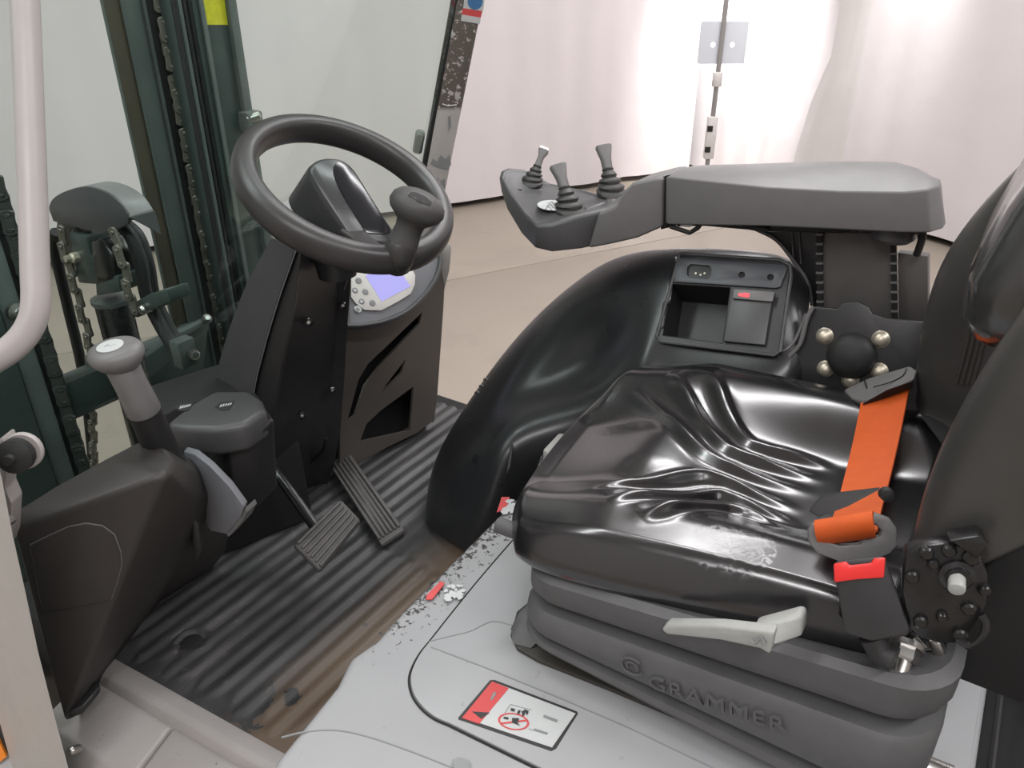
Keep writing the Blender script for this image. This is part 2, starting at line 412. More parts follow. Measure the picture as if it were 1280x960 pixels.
for nm, p, q2, n in (('hem_shade_left', booth(-.5, -.5, 0), booth(9.5, -.5, 0), E2), ('hem_shade_back', booth(-.5, -.5, 0), booth(-.5, 9.5, 0), E1)):
    bm = B(); prism(bm, [p, q2, q2+V((0, 0, .22)), p+V((0, 0, .22))], n*.02); tag(build(nm, bm, 'walldark'), kind='structure')  # dark strips stand in for the shadow under the curtain hems

# hung white curtains, folded, clear of the floor
def curtain(name, label, p0, du, nrm, length, amp, seed, z0=.045, mt='curtain', n=260, top=3.6, group=None):
    rnd = random.Random(seed); ph = [rnd.uniform(0, 6.3) for _ in range(5)]
    cols = []
    for i in range(n+1):
        u = length*i/n; k = amp(u)
        d = k*(math.sin(u*5.3+ph[0])+.6*math.sin(u*11.7+ph[1])+.35*math.sin(u*23+ph[2])+.5*math.sin(u*2.1+ph[3]))
        cols.append((u, d))
    bm = B(); rows = []
    for z in (z0, .35, .9, 1.5, 2.2, 2.9, top):
        sw = .75+.25*math.cos(z*1.1)
        rows.append([p0+du*u+nrm*(d*sw+.012*k)+V((0, 0, z)) for k, (u, d) in enumerate([(u, d) for u, d in cols])] if False else [p0+du*u+nrm*(d*sw)+V((0, 0, z)) for u, d in cols])
    grid(bm, rows)
    o = build(name, bm, mt, smooth=80); s = o.modifiers.new('thick', 'SOLIDIFY'); s.thickness = .004
    return tag(o, label, 'curtain', group)
curtain('curtain', 'long white curtain hanging behind the mast and the steering wheel', booth(.20, .04, 0), E1, E2, 9.0, lambda u: .006+.022*math.exp(-u/1.1), 3)
curtain('curtain', 'white curtain behind the armrest, brightly lit beside the thin pole', booth(.05, -.3, 0), E2, E1, 9.6, lambda u: .008+.02*math.exp(-((u-1.2)/.9)**2), 8)

# grey sheet stands in for the shaded fold between the two lit curtain stretches
pa = PY(1034, 100, 6.05); pb = PY(1104, 100, 6.05)
u = V((pb.x-pa.x, pb.y-pa.y, 0)); w = u.length; u.normalize()
pa.z = 0; nn = V((u.y, -u.x, 0)); rows = []
bm = B()
for z, flare in ((.05, .16), (.4, .13), (.75, .08), (.95, .03), (1.05, .0), (1.5, 0), (2.2, 0), (3.5, .02)):
    rows.append([pa+u*(-flare+(w+flare*2)*i/24)+nn*(.006*math.sin(i*.5+z)+.003*math.sin(i*1.3-z*3))+V((0, 0, z)) for i in range(25)])
grid(bm, rows); o = build('shaded_fold', bm, 'sheet', smooth=80); o.modifiers.new('thick', 'SOLIDIFY').thickness = .004
tag(o, 'grey sheet standing in for a shaded curtain fold right of the pole', 'plastic sheet')

# thin pole with a pale square plate
pt = PY(908, 0, 5.75); pbm = PY(886, 190, 5.75)
pb = V((pt.x*.55+pbm.x*.45, 5.75, 0)); t = thing('light_stand', 'thin grey pole with pale square plate standing before the bright curtain', 'stand', pb)
ax = lambda py: PY(908-22*py/190, py, 5.75)
bm = B(); tube(bm, [V((pb.x, 5.75, .02)), ax(190), ax(0), ax(0)+(ax(0)-ax(190))*.9], .017, 14); build('pole', bm, 'polegrey', t)
bm = B(); tube(bm, [ax(108), ax(90)], .034, 14); build('collar', bm, 'polewhite', t, bevel=.004)
bm = B(); box(bm, ax(172), .07, .06, .30, RT, RT.cross(V((0, 0, -1)))); cl = build('clamp', bm, 'polewhite', t, bevel=.008)
for py in (160, 186):
    bm = B(); box(bm, ax(py)-V((0, .034, 0)), .04, .012, .04, RT, RT.cross(V((0, 0, -1)))); build('clamp_screw', bm, 'blacksteel', cl)
bm = B(); c = ax(54)+V((0, .03, 0)); n2 = V((-RT.y, RT.x, 0))
hw, hh = .165, .135; qd = [c+RT*sx*hw+V((0, 0, sz*hh)) for sx, sz in ((-1, -1), (1, -1), (1, 1), (-1, 1))]
hs = [[c+RT*(sx*.068+.018*math.cos(a))+V((0, 0, .018*math.sin(a)-.012)) for a in [k*math.pi/5 for k in range(10)]] for sx in (-1, 1)]
holed(bm, qd, hs, n2*.006); build('square_plate', bm, 'poleplate', t)
bm = B()
for k in range(3): lathe(bm, V((pb.x, 5.75, 0))+V((math.cos(k*2.1)*.2, math.sin(k*2.1)*.2, .015)), (math.cos(k*2.1), math.sin(k*2.1), -.05), [(.012, -.2), (.012, .12)], 8)
build('foot', bm, 'polegrey', t)
# ------------------------------------------------------------------ lift mast seen through the windscreen
def upright(bm, px0, px1, x0, x1, zlo=.35, zhi=2.3, py=130):
    """rail strip between two photographed vertical edges, from depth x0 (its rear) to x1"""
    a = PX(px0, py, x0); b = PX(px1, py, x0)
    prism(bm, [(x0, a.y, zlo), (x0, b.y, zlo), (x1, b.y, zlo), (x1, a.y, zlo)], (0, 0, zhi-zlo))
mast = thing('lift_mast', 'tall dark green lift mast with chains behind the windscreen', 'mast', V((-1.66, 1.0, .3)))
XR = -1.60
yR0 = PX(262, 130, XR).y; yR1 = PX(311, 130, XR).y
# outer channel on the right: web (seen edge on), two flanges
bm = B(); prism(bm, [(XR, yR0, .35), (XR, yR1, .35), (XR-.03, yR1, .35), (XR-.03, yR0+.005, .35)], (0, 0, 1.95)); build('outer_rail', bm, 'mast', mast, bevel=.003)
bm = B(); prism(bm, [(XR-.004, yR1-.025, .35), (XR+.014, yR1-.025, .35), (XR+.014, yR1-.002, .35), (XR-.004, yR1-.002, .35)], (0, 0, 1.95)); build('rail_lip', bm, 'mast_light', mast, bevel=.003)
bm = B(); prism(bm, [(XR+.004, yR0+.012, .35), (XR+.010, yR0+.012, .35), (XR+.010, yR0+.022, .35), (XR+.004, yR0+.022, .35)], (0, 0, 1.95)); build('rail_lip', bm, 'mast_light', mast)
# inner rails stepping away from the driver
for (p0, p1, xa, xb, m_) in ((236, 263, XR-.02, XR-.06, 'mast'), (205, 238, XR-.075, XR-.08, 'dark'), (179, 206, XR-.085, XR-.092, 'mast_light'), (156, 179, XR-.088, XR-.094, 'mast_rust')):
    bm = B(); upright(bm, p0, p1, xa, xb); build('inner_rail', bm, m_, mast, bevel=.003)
for (p0, p1, xa, xb) in ((177.5, 180, XR-.082, XR-.086), (204.5, 207, XR-.072, XR-.078), (154.5, 157, XR-.086, XR-.09)):
    bm = B(); upright(bm, p0, p1, xa, xb); build('rail_edge', bm, 'mast_light', mast)
for px in (240, 246, 252, 258):
    p = PX(px, 130, XR-.012); bm = B(); tube(bm, [(p.x, p.y, .35), (p.x, p.y, 2.3)], .0055, 8); build('hose', bm, 'mast_light' if px == 246 else 'rubber', mast)
# leaf chain between the rails: each link a link
def link_bm(L=.050, wd=.020, th=.006):
    bm = B(); prof = []
    for k in range(20):
        a = 2*math.pi*k/20; c = math.cos(a); s = math.sin(a)
        yy = (L/2-.011)*(1 if s > 0 else -1)*min(1, abs(s)*3)
        prof.append(V((0, c*(wd/2)*(.72+.28*min(1, abs(s)*1.6)), yy+s*.011)))
    prism(bm, [p-V((th/2, 0, 0)) for p in prof], (th, 0, 0))
    for sgn in (-1, 1): lathe(bm, (-th*.9, 0, sgn*(L/2-.011)), (1, 0, 0), [(.0045, 0), (.0045, th*1.8)], 8)
    return bm
_lm = finish(link_bm(), bevel=.0012, seg=1)
def chain(parent, path, pitch, m_, facing, alt=True, wide=1.0):
    pts = crom(path, 40); d = [0]
    for i in range(1, len(pts)): d.append(d[-1]+(pts[i]-pts[i-1]).length)
    n = int(d[-1]/pitch); mesh = _lm.copy(); mesh.materials.clear(); mesh.materials.append(M[m_])
    f = V(facing).normalized()
    for k in range(n):
        s = (k+.5)*pitch; i = min(int(np.searchsorted(d, s)), len(pts)-1); j = max(i-1, 0)
        t = (pts[min(i+1, len(pts)-1)]-pts[j]).normalized(); x = (f-t*f.dot(t)).normalized(); y = t.cross(x)
        o = bpy.data.objects.new('chain_link', mesh); COL.objects.link(o); o.parent = parent
        off = .0035 if alt and k % 2 else -.0035
        mm = Matrix((x, y, t)).transposed().to_4x4(); mm.translation = pts[i]+x*off-V(parent['_r'])
        o.matrix_local = mm @ Matrix.Scale(pitch/.037, 4) @ Matrix.Diagonal((1.3, wide, 1, 1))
pc = PX(224, 130, XR-.062); chain(mast, [(pc.x, pc.y, .45), (pc.x, pc.y, 1.0), (pc.x, pc.y, 2.0)], .040, 'chain', (1, -.4, 0), True, 1.6)
# bolt and clamp on the right edge
p = PX(312, 152, XR+.01); bm = B(); box(bm, p, .05, .045, .05); cb = build('rail_clamp', bm, 'mast_light', mast, bevel=.006)
bm = B(); lathe(bm, PX(318, 146, XR+.03), (.4, .9, .2), [(.012, -.02), (.012, .01), (.008, .014)], 10); build('bolt', bm, 'steel', cb)
# worn yellow label on the rail
for (x0, x1, y0, y1) in ((253, 280, -2, 31), (283, 293, -2, 29)):
    q = [PX(x0, y0, XR+.001), PX(x1, y0, XR+.001), PX(x1-.5+5, y1, XR+.001), PX(x0+6, y1, XR+.001)]
    bm = B(); prism(bm, q, (.0012, 0, 0)); build('label', bm, 'yellow', mast)
# left upright with its chain along the edge
yL = lambda px, py: PX(px, py, XR).y
yl1 = yL(74, 520)
bm = B(); prism(bm, [(XR, .25, .3), (XR, yL(44, 520), .3), (XR-.05, yL(44, 520), .3), (XR-.05, .25, .3)], (0, 0, .93)); build('outer_rail', bm, 'mast', mast, bevel=.004)
bm = B(); prism(bm, [(XR-.012, yL(47, 520), .3), (XR-.012, yl1, .3), (XR-.07, yl1, .3), (XR-.07, yL(47, 520), .3)], (0, 0, .93)); build('inner_rail', bm, 'mast_light', mast, bevel=.004)
bm = B(); prism(bm, [(XR-.02, yl1, .3), (XR-.02, yl1+.016, .3), (XR-.07, yl1+.016, .3), (XR-.07, yl1, .3)], (0, 0, .93)); build('rail_edge', bm, 'dark', mast)
pc = PX(82, 510, XR-.01); chain(mast, [(pc.x, pc.y, .36), (pc.x, pc.y, .8), (pc.x, pc.y, 1.26)], .037, 'chain_dark', (1, -.6, 0), True, 1.7)
bm = B(); lathe(bm, PX(20, 390, XR), (1, 0, .1), [(.020, 0), (.020, .012), (.010, .014), (.010, .022)], 12); build('bolt', bm, 'steel', mast)
# cross members
bm = B(); a = PX(84, 504, XR-.015); b = PX(250, 432, XR-.015)
prism(bm, [a+V((0, 0, -.045)), b+V((0, 0, -.045)), b+V((0, 0, .045)), a+V((0, 0, .045))], (-.05, 0, 0)); build('cross_member', bm, 'mast', mast, bevel=.004)
bm = B(); a = PX(128, 545, XR-.03); b = PX(330, 470, XR-.03); prism(bm, [a+V((0, .3, -.30)), b+V((0, 0, -.30)), b, a+V((0, .3, .0))], (-.04, 0, 0)); build('lower_cross_plate', bm, 'mast', mast, bevel=.004)
bm = B(); a = PX(160, 470, XR+.004); b = PX(232, 436, XR+.004)
prism(bm, [PX(150, 470, XR+.01), PX(160, 520, XR+.01), PX(212, 508, XR+.01), PX(214, 480, XR+.01), PX(250, 490, XR+.01), PX(262, 400, XR+.01), PX(232, 408, XR+.01), PX(205, 430, XR+.01)], (-.02, 0, 0)); build('gusset_plate', bm, 'mast', mast, bevel=.003)
bm = B(); prism(bm, [PX(216, 420, XR+.03), PX(266, 396, XR+.03), PX(266, 402, XR+.03), PX(218, 428, XR+.03)], (-.02, 0, 0)); build('tie_bar', bm, 'mast_light', mast, bevel=.002)
bm = B(); lathe(bm, PX(258, 398, XR+.035), (1, -.3, .6), [(.010, -.01), (.010, .008), (.006, .012)], 8); build('bolt', bm, 'steel', mast)

# ------------------------------------------------------------------ free-lift cylinder with chain pulley and arched cover
cyl = thing('lift_cylinder', 'lift cylinder with chain pulley under an arched grey cover beside the mast', 'cylinder', V((-1.6, .88, .4)))
yc = .82; P = lambda px, py, y=yc: PY(px, py, y)
arc_o = [P(60, 262), P(66, 248), P(84, 238), P(108, 233), P(132, 240), P(150, 253), P(163, 272)]
arc_i = [P(150, 280), P(136, 266), P(118, 254), P(100, 250), P(84, 252), P(72, 262), P(66, 276)]
bm = B(); oo = crom(arc_o, 4); ii = crom(arc_i, 4)
prism(bm, oo+ii, (0, .052, 0)); build('pulley_cover', bm, 'plastic_mid', cyl, bevel=.004)
bm = B(); prism(bm, [q+V((0, -.001, 0)) for q in crom(arc_o, 4)[1:-1]]+[P(160, 280), P(142, 290), P(124, 292), P(100, 286), P(66, 277)], (0, .008, 0)); build('cover_side', bm, 'plastic_grey', cyl, bevel=.003)
bm = B(); tp = PY(163, 272, yc); prism(bm, [tp, tp+V((0, .052, 0)), tp+V((.004, .052, -.045)), tp+V((.004, .03, -.025))], (-.008, 0, 0)); build('cover_lip', bm, 'plastic_grey', cyl)
pw = P(112, 300, yc+.045)
bm = B(); lathe(bm, pw-V((0, .03, 0)), (0, 1, 0), [(.055, 0), (.07, .004), (.062, .012), (.062, .05), (.07, .058), (.055, .062)], 28); build('pulley', bm, 'blacksteel', cyl)
bm = B(); prism(bm, [P(86, 290), P(108, 296), P(112, 318), P(118, 330), P(120, 356), P(98, 354), P(92, 330)], (0, .07, 0)); fk = build('fork_bracket', bm, 'mast', cyl, bevel=.004)
bm = B(); lathe(bm, P(97, 321), (0, -1, .1), [(.011, -.01), (.011, .012), (.007, .016), (.007, .026)], 8); build('grease_nipple', bm, 'brass', cyl)
bm = B(); prism(bm, [P(112, 302), P(126, 298), P(140, 320), P(144, 352), P(120, 360), P(116, 330)], (0, .05, 0)); build('yoke', bm, 'blacksteel', cyl, bevel=.006)
bm = B(); prism(bm, [P(118, 345), P(147, 345), P(150, 365), P(120, 370)], (0, .06, 0)); build('yoke_block', bm, 'mast', cyl, bevel=.004)
pcn = P(139, 372, yc+.035); bm = B(); tube(bm, [V((pcn.x, pcn.y, pcn.z)), V((pcn.x, pcn.y, .38))], .037, 20); build('cylinder_tube', bm, 'blacksteel', cyl, bevel=.003)
bm = B(); lathe(bm, pcn-V((0, 0, .012)), (0, 0, 1), [(.039, 0), (.042, .004), (.042, .012), (.02, .016)], 20); build('cylinder_head', bm, 'mast_light', cyl)
chain(cyl, [P(118, 600, yc-.01), P(112, 440, yc-.01), P(103, 395, yc-.01), P(92, 352, yc-.01), P(80, 312, yc-.01), P(73, 275, yc-.01)], .034, 'chain', (.3, -1, 0), True, 1.25)
chain(cyl, [P(168, 392, yc-.01), P(160, 360, yc-.01), P(154, 330, yc-.01), P(144, 300, yc-.01), P(137, 288, yc-.01)], .034, 'chain', (.3, -1, 0), True, 1.25)
bm = B(); tube(bm, [P(70, 290, yc+.03), P(68, 310, yc+.03), P(84, 380, yc+.03), P(106, 480, yc+.03), P(118, 600, yc+.03)], .012, 10, 6); build('chain_guard', bm, 'dark', cyl)
for k, dx in enumerate((0, 9)):
    bm = B(); tube(bm, [P(148+dx, 280, yc+.03+k*.02), P(164+dx, 296, yc+.03+k*.02), P(176+dx, 330, yc+.03+k*.02), P(184+dx, 372, yc+.03+k*.02), P(205+dx, 415, yc+.03+k*.02), P(226+dx, 446, yc+.03+k*.02)], .013, 12, 6); build('hose', bm, 'rubber', cyl)
bm = B(); prism(bm, [P(158, 383), P(186, 368), P(208, 362), P(212, 378), P(190, 388), P(166, 392)], (0, .05, 0)); hb = build('hose_bracket', bm, 'mast', cyl, bevel=.004)
bm = B(); lathe(bm, P(182, 386), (.2, -1, .1), [(.010, -.01), (.010, .010), (.006, .014)], 8); build('bracket_bolt', bm, 'steel', hb)
bm = B(); lathe(bm, P(172, 388), (.2, -1, .1), [(.013, -.01), (.013, .008)], 6); build('bracket_nut', bm, 'blacksteel', hb)
bm = B(); lathe(bm, P(241, 443, yc+.03), (1, -.3, .3), [(.011, -.01), (.011, .014), (.007, .02)], 8); build('hose_fitting', bm, 'steel', cyl)
bm = B(); box(bm, P(230, 440, yc+.03), .03, .04, .06); build('hose_clamp', bm, 'mast_light', cyl, bevel=.004)

# ------------------------------------------------------------------ overhead guard: right pillar, left grab bar and post, windscreen
yP = 1.45
pl = thing('guard_pillar', 'grey scratched guard pillar with red and blue sticker right of windscreen', 'pillar', PY(560, 430, yP))
def pil(py): return 590-52*(py/245)          # centre of its seen face
c0, c1 = PY(608, -120, yP), PY(523, 330, yP); axd = (c0-c1).normalized(); lo = c1-axd*.32; hi = c0+axd*.25
nrm = (V((.62, -.78, 0))-axd*V((.62, -.78, 0)).dot(axd)).normalized(); sd = axd.cross(nrm)
if sd.dot(RT) < 0: sd = -sd
def prect(c, a0, a1, d0, d1): return [c+sd*a0+nrm*d0, c+sd*a1+nrm*d0, c+sd*a1+nrm*d1, c+sd*a0+nrm*d1]
bm = B(); loft(bm, [prect(lo, -.022, .030, 0, -.06), prect(hi, -.022, .030, 0, -.06)]); build('pillar_tube', bm, 'pillar', pl, bevel=.005)
bm = B(); loft(bm, [prect(lo, -.034, -.0215, -.004, -.03), prect(hi, -.034, -.0215, -.004, -.03)]); build('rubber_seal', bm, 'rubber', pl, bevel=.002)
bm = B(); cc = PY(523.5, 178, yP-.01); loft(bm, [rrect(cc-nrm*.012, sd, axd, .011, .026, .008), rrect(cc+nrm*.004, sd, axd, .011, .026, .008), rrect(cc+nrm*.010, sd, axd, .007, .021, .006)]); build('latch_knob', bm, 'mast_light', pl)
def on_pil(px, py, h=.0008): return PP(px, py, c1+nrm*h, nrm)
for poly, m_ in (([(581, -6), (606, -4), (604, 14), (579, 10)], 'white'), ([(579, 10), (603, 14), (601, 22), (577, 18)], 'redprint'), ([(577, 18), (601, 22), (600, 30), (576, 26)], 'white')):
    bm = B(); prism(bm, [on_pil(*q) for q in poly], nrm*.0006); build('sticker', bm, m_, pl)
bm = B(); prism(bm, [on_pil(594+9.5*math.cos(a), 2+10*math.sin(a), .0016) for a in [k*.314 for k in range(20)]], nrm*.0005); build('sticker_roundel', bm, 'blueprint', pl)
bm = B(); tube(bm, [on_pil(553, 130, .002), on_pil(560, 132.5, .002), on_pil(571, 131, .002)], .0014, 6); build('scuff', bm, 'white', pl)

for poly in ([(538, 205), (541, 198), (546, 202), (551, 194), (557, 199), (562, 193), (564, 205), (560, 212), (550, 210)], [(545, 224), (548, 222), (549, 232), (546, 231)], [(551, 226), (556, 223), (557, 233), (552, 235)], [(547, 238), (556, 236), (556, 240), (549, 242)], [(560, 146), (563, 144), (564, 158), (561, 165)]):
    bm = B(); prism(bm, [on_pil(*q) for q in poly], nrm*.0006); build('scuff', bm, 'greyprint', pl)
t = thing('grab_bar', 'pinkish grey bent grab bar at the left edge of the picture', 'grab bar', PD(0, 470, .85))
bm = B(); tube(bm, [PD(27, -60, .85), PD(31, 0, .85), PD(36, 120, .85), PD(41, 250, .85), PD(44, 340, .85), PD(45, 372, .85), PD(42, 396, .85), PD(32, 417, .85), PD(16, 434, .85), PD(-6, 449, .85), PD(-60, 480, .85)], .0146, 22, 5)
build('bar', bm, 'bar', t)
t2 = thing('guard_post', 'light grey ridged guard post rising at the bottom left corner', 'post', PY(50, 950, .255))
yq = .265
def qring(px0, px1, py): 
    a = PY(px0, py, yq); b = PY(px1, py, yq); w = b-a; d = (PY((px0+px1)/2, py, yq)-CAM).normalized()*.03
    return [a, a+w*.30-d*.2, a+w*.38+d*.05, a+w*.46-d*.25, a+w*.75-d*.3, b, b+d, a+d]
bm = B(); loft(bm, [qring(-95, -22, 500), qring(-70, 3, 600), qring(-56, 17, 673), qring(-41, 32, 740), qring(-24, 48, 815), qring(-4, 67, 890), qring(17, 87, 965), qring(44, 112, 1080), qring(96, 166, 1290)]); build('post_tube', bm, 'postgrey', t2, bevel=.003)
bm = B(); prism(bm, [PY(-14, 560, .30), PY(2, 548, .30), PY(10, 570, .30), PY(6, 612, .30), PY(14, 630, .30), PY(12, 680, .30), PY(-14, 690, .30)], (-.012, .02, 0)); build('post_bracket', bm, 'bar', t2, bevel=.003)
pk = PY(19, 570, .30); bm = B(); lathe(bm, pk, (.62, -.75, .25), [(0, -.012), (.015, -.012), (.0185, -.006), (.0185, .004), (.010, .010), (.006, .011), (.005, .017), (0, .018)], 22); build('round_buffer', bm, 'rubber', t2)
bm = B(); lathe(bm, pk-V((.010, -.012, .004)), (.62, -.75, .25), [(.019, -.006), (.0205, -.004), (.0205, 0), (.019, .002)], 22); build('buffer_collar', bm, 'bar', t2)
bm = B(); lathe(bm, PY(8, 654, .285), (.5, -.8, .2), [(.005, -.01), (.005, .004), (.003, .006)], 8); build('screw', bm, 'steel', t2)

def wx(z): return -1.180+.318*(z-1.148)
bm = B(); prism(bm, [(wx(.45), .27, .45), (wx(.45), 1.28, .45), (wx(.9), 1.33, .9), (wx(1.05), yP-.024, 1.05), (wx(2.05), yP-.024, 2.05), (wx(2.05), .27, 2.05)], (-.005, 0, .0015))
tag(build('windscreen', bm, 'glass'), 'greenish tinted front windscreen pane between the guard posts', 'windscreen')

# ------------------------------------------------------------------ cab deck, rubber mat, step sill
ZF = .62
deck = thing('cab_floor', 'dark steel cab deck and toe board under the ribbed mat', 'cab floor', V((-.8, .9, .3)))
bm = B(); prism(bm, [(-1.35, .40, .3), (-.5, .40, .3), (-.5, 1.42, .3), (-1.35, 1.42, .3)], (0, 0, .30)); build('deck_block', bm, 'dark', deck)
bm = B(); prism(bm, [(-1.16, .46, .60), (-1.16, 1.30, .60), (-1.185, 1.30, .80), (-1.185, .46, .80)], (-.02, 0, 0)); build('toe_board', bm, 'dark', deck)

# ribbed rubber mat: ribs run across the truck
def mat_h(x, y):
    h = 0.0
    ph = ((x+.70)/.0315) % 1.0
    rib = .5-.5*math.cos(2*math.pi*ph); rib = min(1, max(0, (rib-.25)*2.2))
    edge = min(1, max(0, (y-.437-.012*math.sin(x*90))/.012))
    flat = 1.0
    if -.86 < x < -.70 and y > .86: flat = .12
    h += .0048*rib*edge*flat
    d = math.hypot(x+.956, y-.504)
    if d < .031: h = .0 if d < .021 else .0058
    if abs(y-.86) < .004 and x > -.86: h -= .003
    return h
xs = list(np.arange(-1.16, -.555, .0045)); ys = [.402, .412]+list(np.arange(.424, .62, .006))+list(np.arange(.62, 1.36, .012))+[1.365]
bm = B(); top = [[V((x, y+.030*(x+.995)/.3*max(0, 1-(y-.40)/.2), ZF-.004+mat_h(x, y))) for y in ys] for x in xs]
grid(bm, top)
loop = [top[0][j] for j in range(len(ys))]
mo = build('floor_mat', bm, 'mat', smooth=60); tag(mo, 'worn black ribbed rubber floor mat with brown patches and a drain plug', 'floor mat')
bm = B(); disc(bm, (-.956, .504, ZF-.006), (0, 0, 1), .0195, .0035, 24); build('drain_plug', bm, 'rubber', mo, bevel=.0015)

sill = thing('step_sill', 'grey painted step sill along the near edge of the floor mat', 'sill', V((-.75, .33, .3)))
def zs_(px, py, z=.612): return PZ(px, py, z)
a = [zs_(128, 858), zs_(230, 905), zs_(345, 975), zs_(420, 1020)]; b_ = [zs_(96, 893), zs_(166, 890), zs_(185, 908), zs_(300, 965)]
bm = B(); e0, e1 = V((-1.06, .385, .612)), V((-.50, .428, .612))
dn = V((.05, -1, 0)).normalized()
rings = []
for p in (e0, e1): rings.append([p+V((0, .03, -.02)), p+V((0, .03, .004)), p+V((0, .006, .010)), p+V((0, -.004, .006)), p+V((0, -.010, -.004)), p+V((0, -.02, -.05)), p+V((0, .03, -.05))])
loft(bm, rings); build('edge_strip', bm, 'step', sill, bevel=.002)
x0_, x1_, x2_ = -1.05, -.852, -.46
for xa, xb in ((x0_, x1_-.002), (x1_+.002, x2_)):
    ya = lambda x: .372+.077*(x+1.06)
    bm = B(); pr_ = []
    for x in (xa, xb): pr_.append([V((x, ya(x), .606)), V((x, ya(x)-.075, .585 if x < -.86 else .572)), V((x, ya(x)-.11, .50)), V((x, ya(x)-.115, .32)), V((x, ya(x)+.02, .32)), V((x, ya(x)+.02, .59))])
    loft(bm, pr_); build('sill_plate', bm, 'step', sill, bevel=.006, seg=3)
bm = B(); lathe(bm, PZ(92, 938, .60), (.2, -.7, .6), [(.007, -.01), (.007, .006), (.004, .009)], 10); build('sill_bolt', bm, 'steel', sill)
# dark front fender with orange edge below the left corner, on the truck's outer step
fd = thing('front_fender', 'black fender with orange edge peeping out at the bottom left corner', 'fender', V((-1.35, .28, .25)))
bm = B(); c = PD(-14, 905, 1.35); prism(bm, [PD(-60, 870, 1.35), PD(8, 872, 1.35), PD(21, 934, 1.35), PD(4, 948, 1.35), PD(-60, 985, 1.35)], (-.10, .10, 0)); build('fender_shell', bm, 'rubber', fd, bevel=.004)
bm = B(); prism(bm, [PD(-60, 916, 1.345), PD(-2, 925, 1.345), PD(8, 946, 1.345), PD(-2, 954, 1.345), PD(-60, 985, 1.345)], (-.008, .008, 0)); build('orange_edge', bm, 'orangepaint', fd)
bm = B(); prism(bm, [PD(-70, 985, 1.36), PD(22, 931, 1.36), PD(90, 1000, 1.36), PD(40, 1060, 1.36)], (0, 0, -.03)); build('outer_step', bm, 'white', fd, bevel=.003)

# ------------------------------------------------------------------ engine hood
ZH = .84
hood = thing('engine_hood', 'grey chipped steel engine hood carrying the seat and warning sticker', 'hood', V((-.2, .7, .5)))
h_ = lambda px, py, z=ZH: PZ(px, py, z)
body = [V((-.51, .20, ZH)), h_(322, 985), h_(345, 945), h_(380, 902), h_(420, 853), h_(437, 818), h_(470, 796), h_(500, 762), h_(545, 718), h_(575, 688), h_(600, 663), V((-.565, .92, ZH)), V((-.60, 1.02, ZH)), V((-.60, 1.09, ZH)), V((.118, 1.09, ZH)), V((.118, .20, ZH))]
bm = B(); prism(bm, [p-V((0, 0, .003)) for p in body], (0, 0, -.58)); build('hood_shell', bm, 'hood', hood, bevel=.012, seg=3)
lid = [h_(662, 650), h_(632, 684), h_(596, 726), h_(562, 768), h_(540, 796), h_(524, 816), h_(514, 835), h_(511, 850), h_(515, 868), h_(526, 884), h_(542, 897), h_(560, 905)]
lid = crom(lid, 4)+[V((.112, lid[-1].y+.035, ZH)), V((.112, 1.08, ZH)), V((lid[0].x, 1.08, ZH))]
seam = [p-V((0, 0, .0005)) for p in lid]
bm = B(); n = len(lid)
tube(bm, [p+V((0, 0, -.0022)) for p in lid[:-2]], .0014, 6); build('lid_seam', bm, 'dark', hood)
bm = B(); cen = V((-.15, .9, ZH)); prism(bm, [p+(cen-p).normalized()*.0022-V((0, 0, .004)) for p in lid], (0, 0, .0048)); lido = build('hood_lid', bm, 'hood', hood, bevel=.0015)
# crease along the lid, seam of the side panel, wear marks
bm = B(); tube(bm, [h_(539, 809, ZH+.0008), h_(605, 834, ZH+.0008), h_(700, 873, ZH+.0008), h_(790, 912, ZH+.0008), h_(890, 960, ZH+.0008), h_(960, 994, ZH+.0008)], .0011, 6); build('crease_line', bm, 'greyprint', lido)
bm = B(); tube(bm, crom([h_(352, 922, ZH-.003), h_(382, 915, ZH-.003), h_(420, 913, ZH-.003), h_(460, 921, ZH-.003), h_(510, 938, ZH-.003), h_(566, 960, ZH-.003), h_(640, 990, ZH-.003)], 4), .0012, 6); build('panel_seam', bm, 'greyprint', hood)
bm = B(); tube(bm, crom([h_(536, 802, ZH+.001), h_(560, 796, ZH+.001), h_(588, 789, ZH+.001), h_(615, 777, ZH+.001), h_(640, 782, ZH+.001)], 4), .0007, 5); build('scratch_line', bm, 'greyprint', lido)
bm = B(); prism(bm, [h_(566, 950), h_(574, 947), h_(586, 952), h_(588, 962), h_(568, 966)], (0, 0, .0012)); build('worn_patch', bm, 'greyprint', hood)
# warning sticker
def st(px, py, k=1): return PZ(px, py, ZH+.0009+.0004*k)
def dec(poly, m_, k, nm, par): bm = B(); prism(bm, [st(x, y, k) for x, y in poly], (0, 0, .0004)); return build(nm, bm, m_, par)
stk = [(612.5, 850.5), (618, 850), (721, 889.5), (722.5, 892), (695, 936), (689, 939), (573, 899.5), (573, 897)]
sk = dec(stk, 'blackprint', 0, 'warning_sticker', hood)
dec([(616, 852.5), (719.5, 892), (690, 934.5), (579, 897)], 'white', 1, 'sticker_face', sk)
dec([(615, 852), (636, 860.5), (599, 905), (577.5, 897.5)], 'redprint', 2, 'red_band', sk)
dec([(590, 889.5), (612, 891), (601.5, 898.5)], 'blackprint', 3, 'warning_triangle', sk)
dec([(616.5, 866), (620, 865), (619.5, 869), (614.5, 876), (613, 874)], 'greyprint', 3, 'band_print', sk)
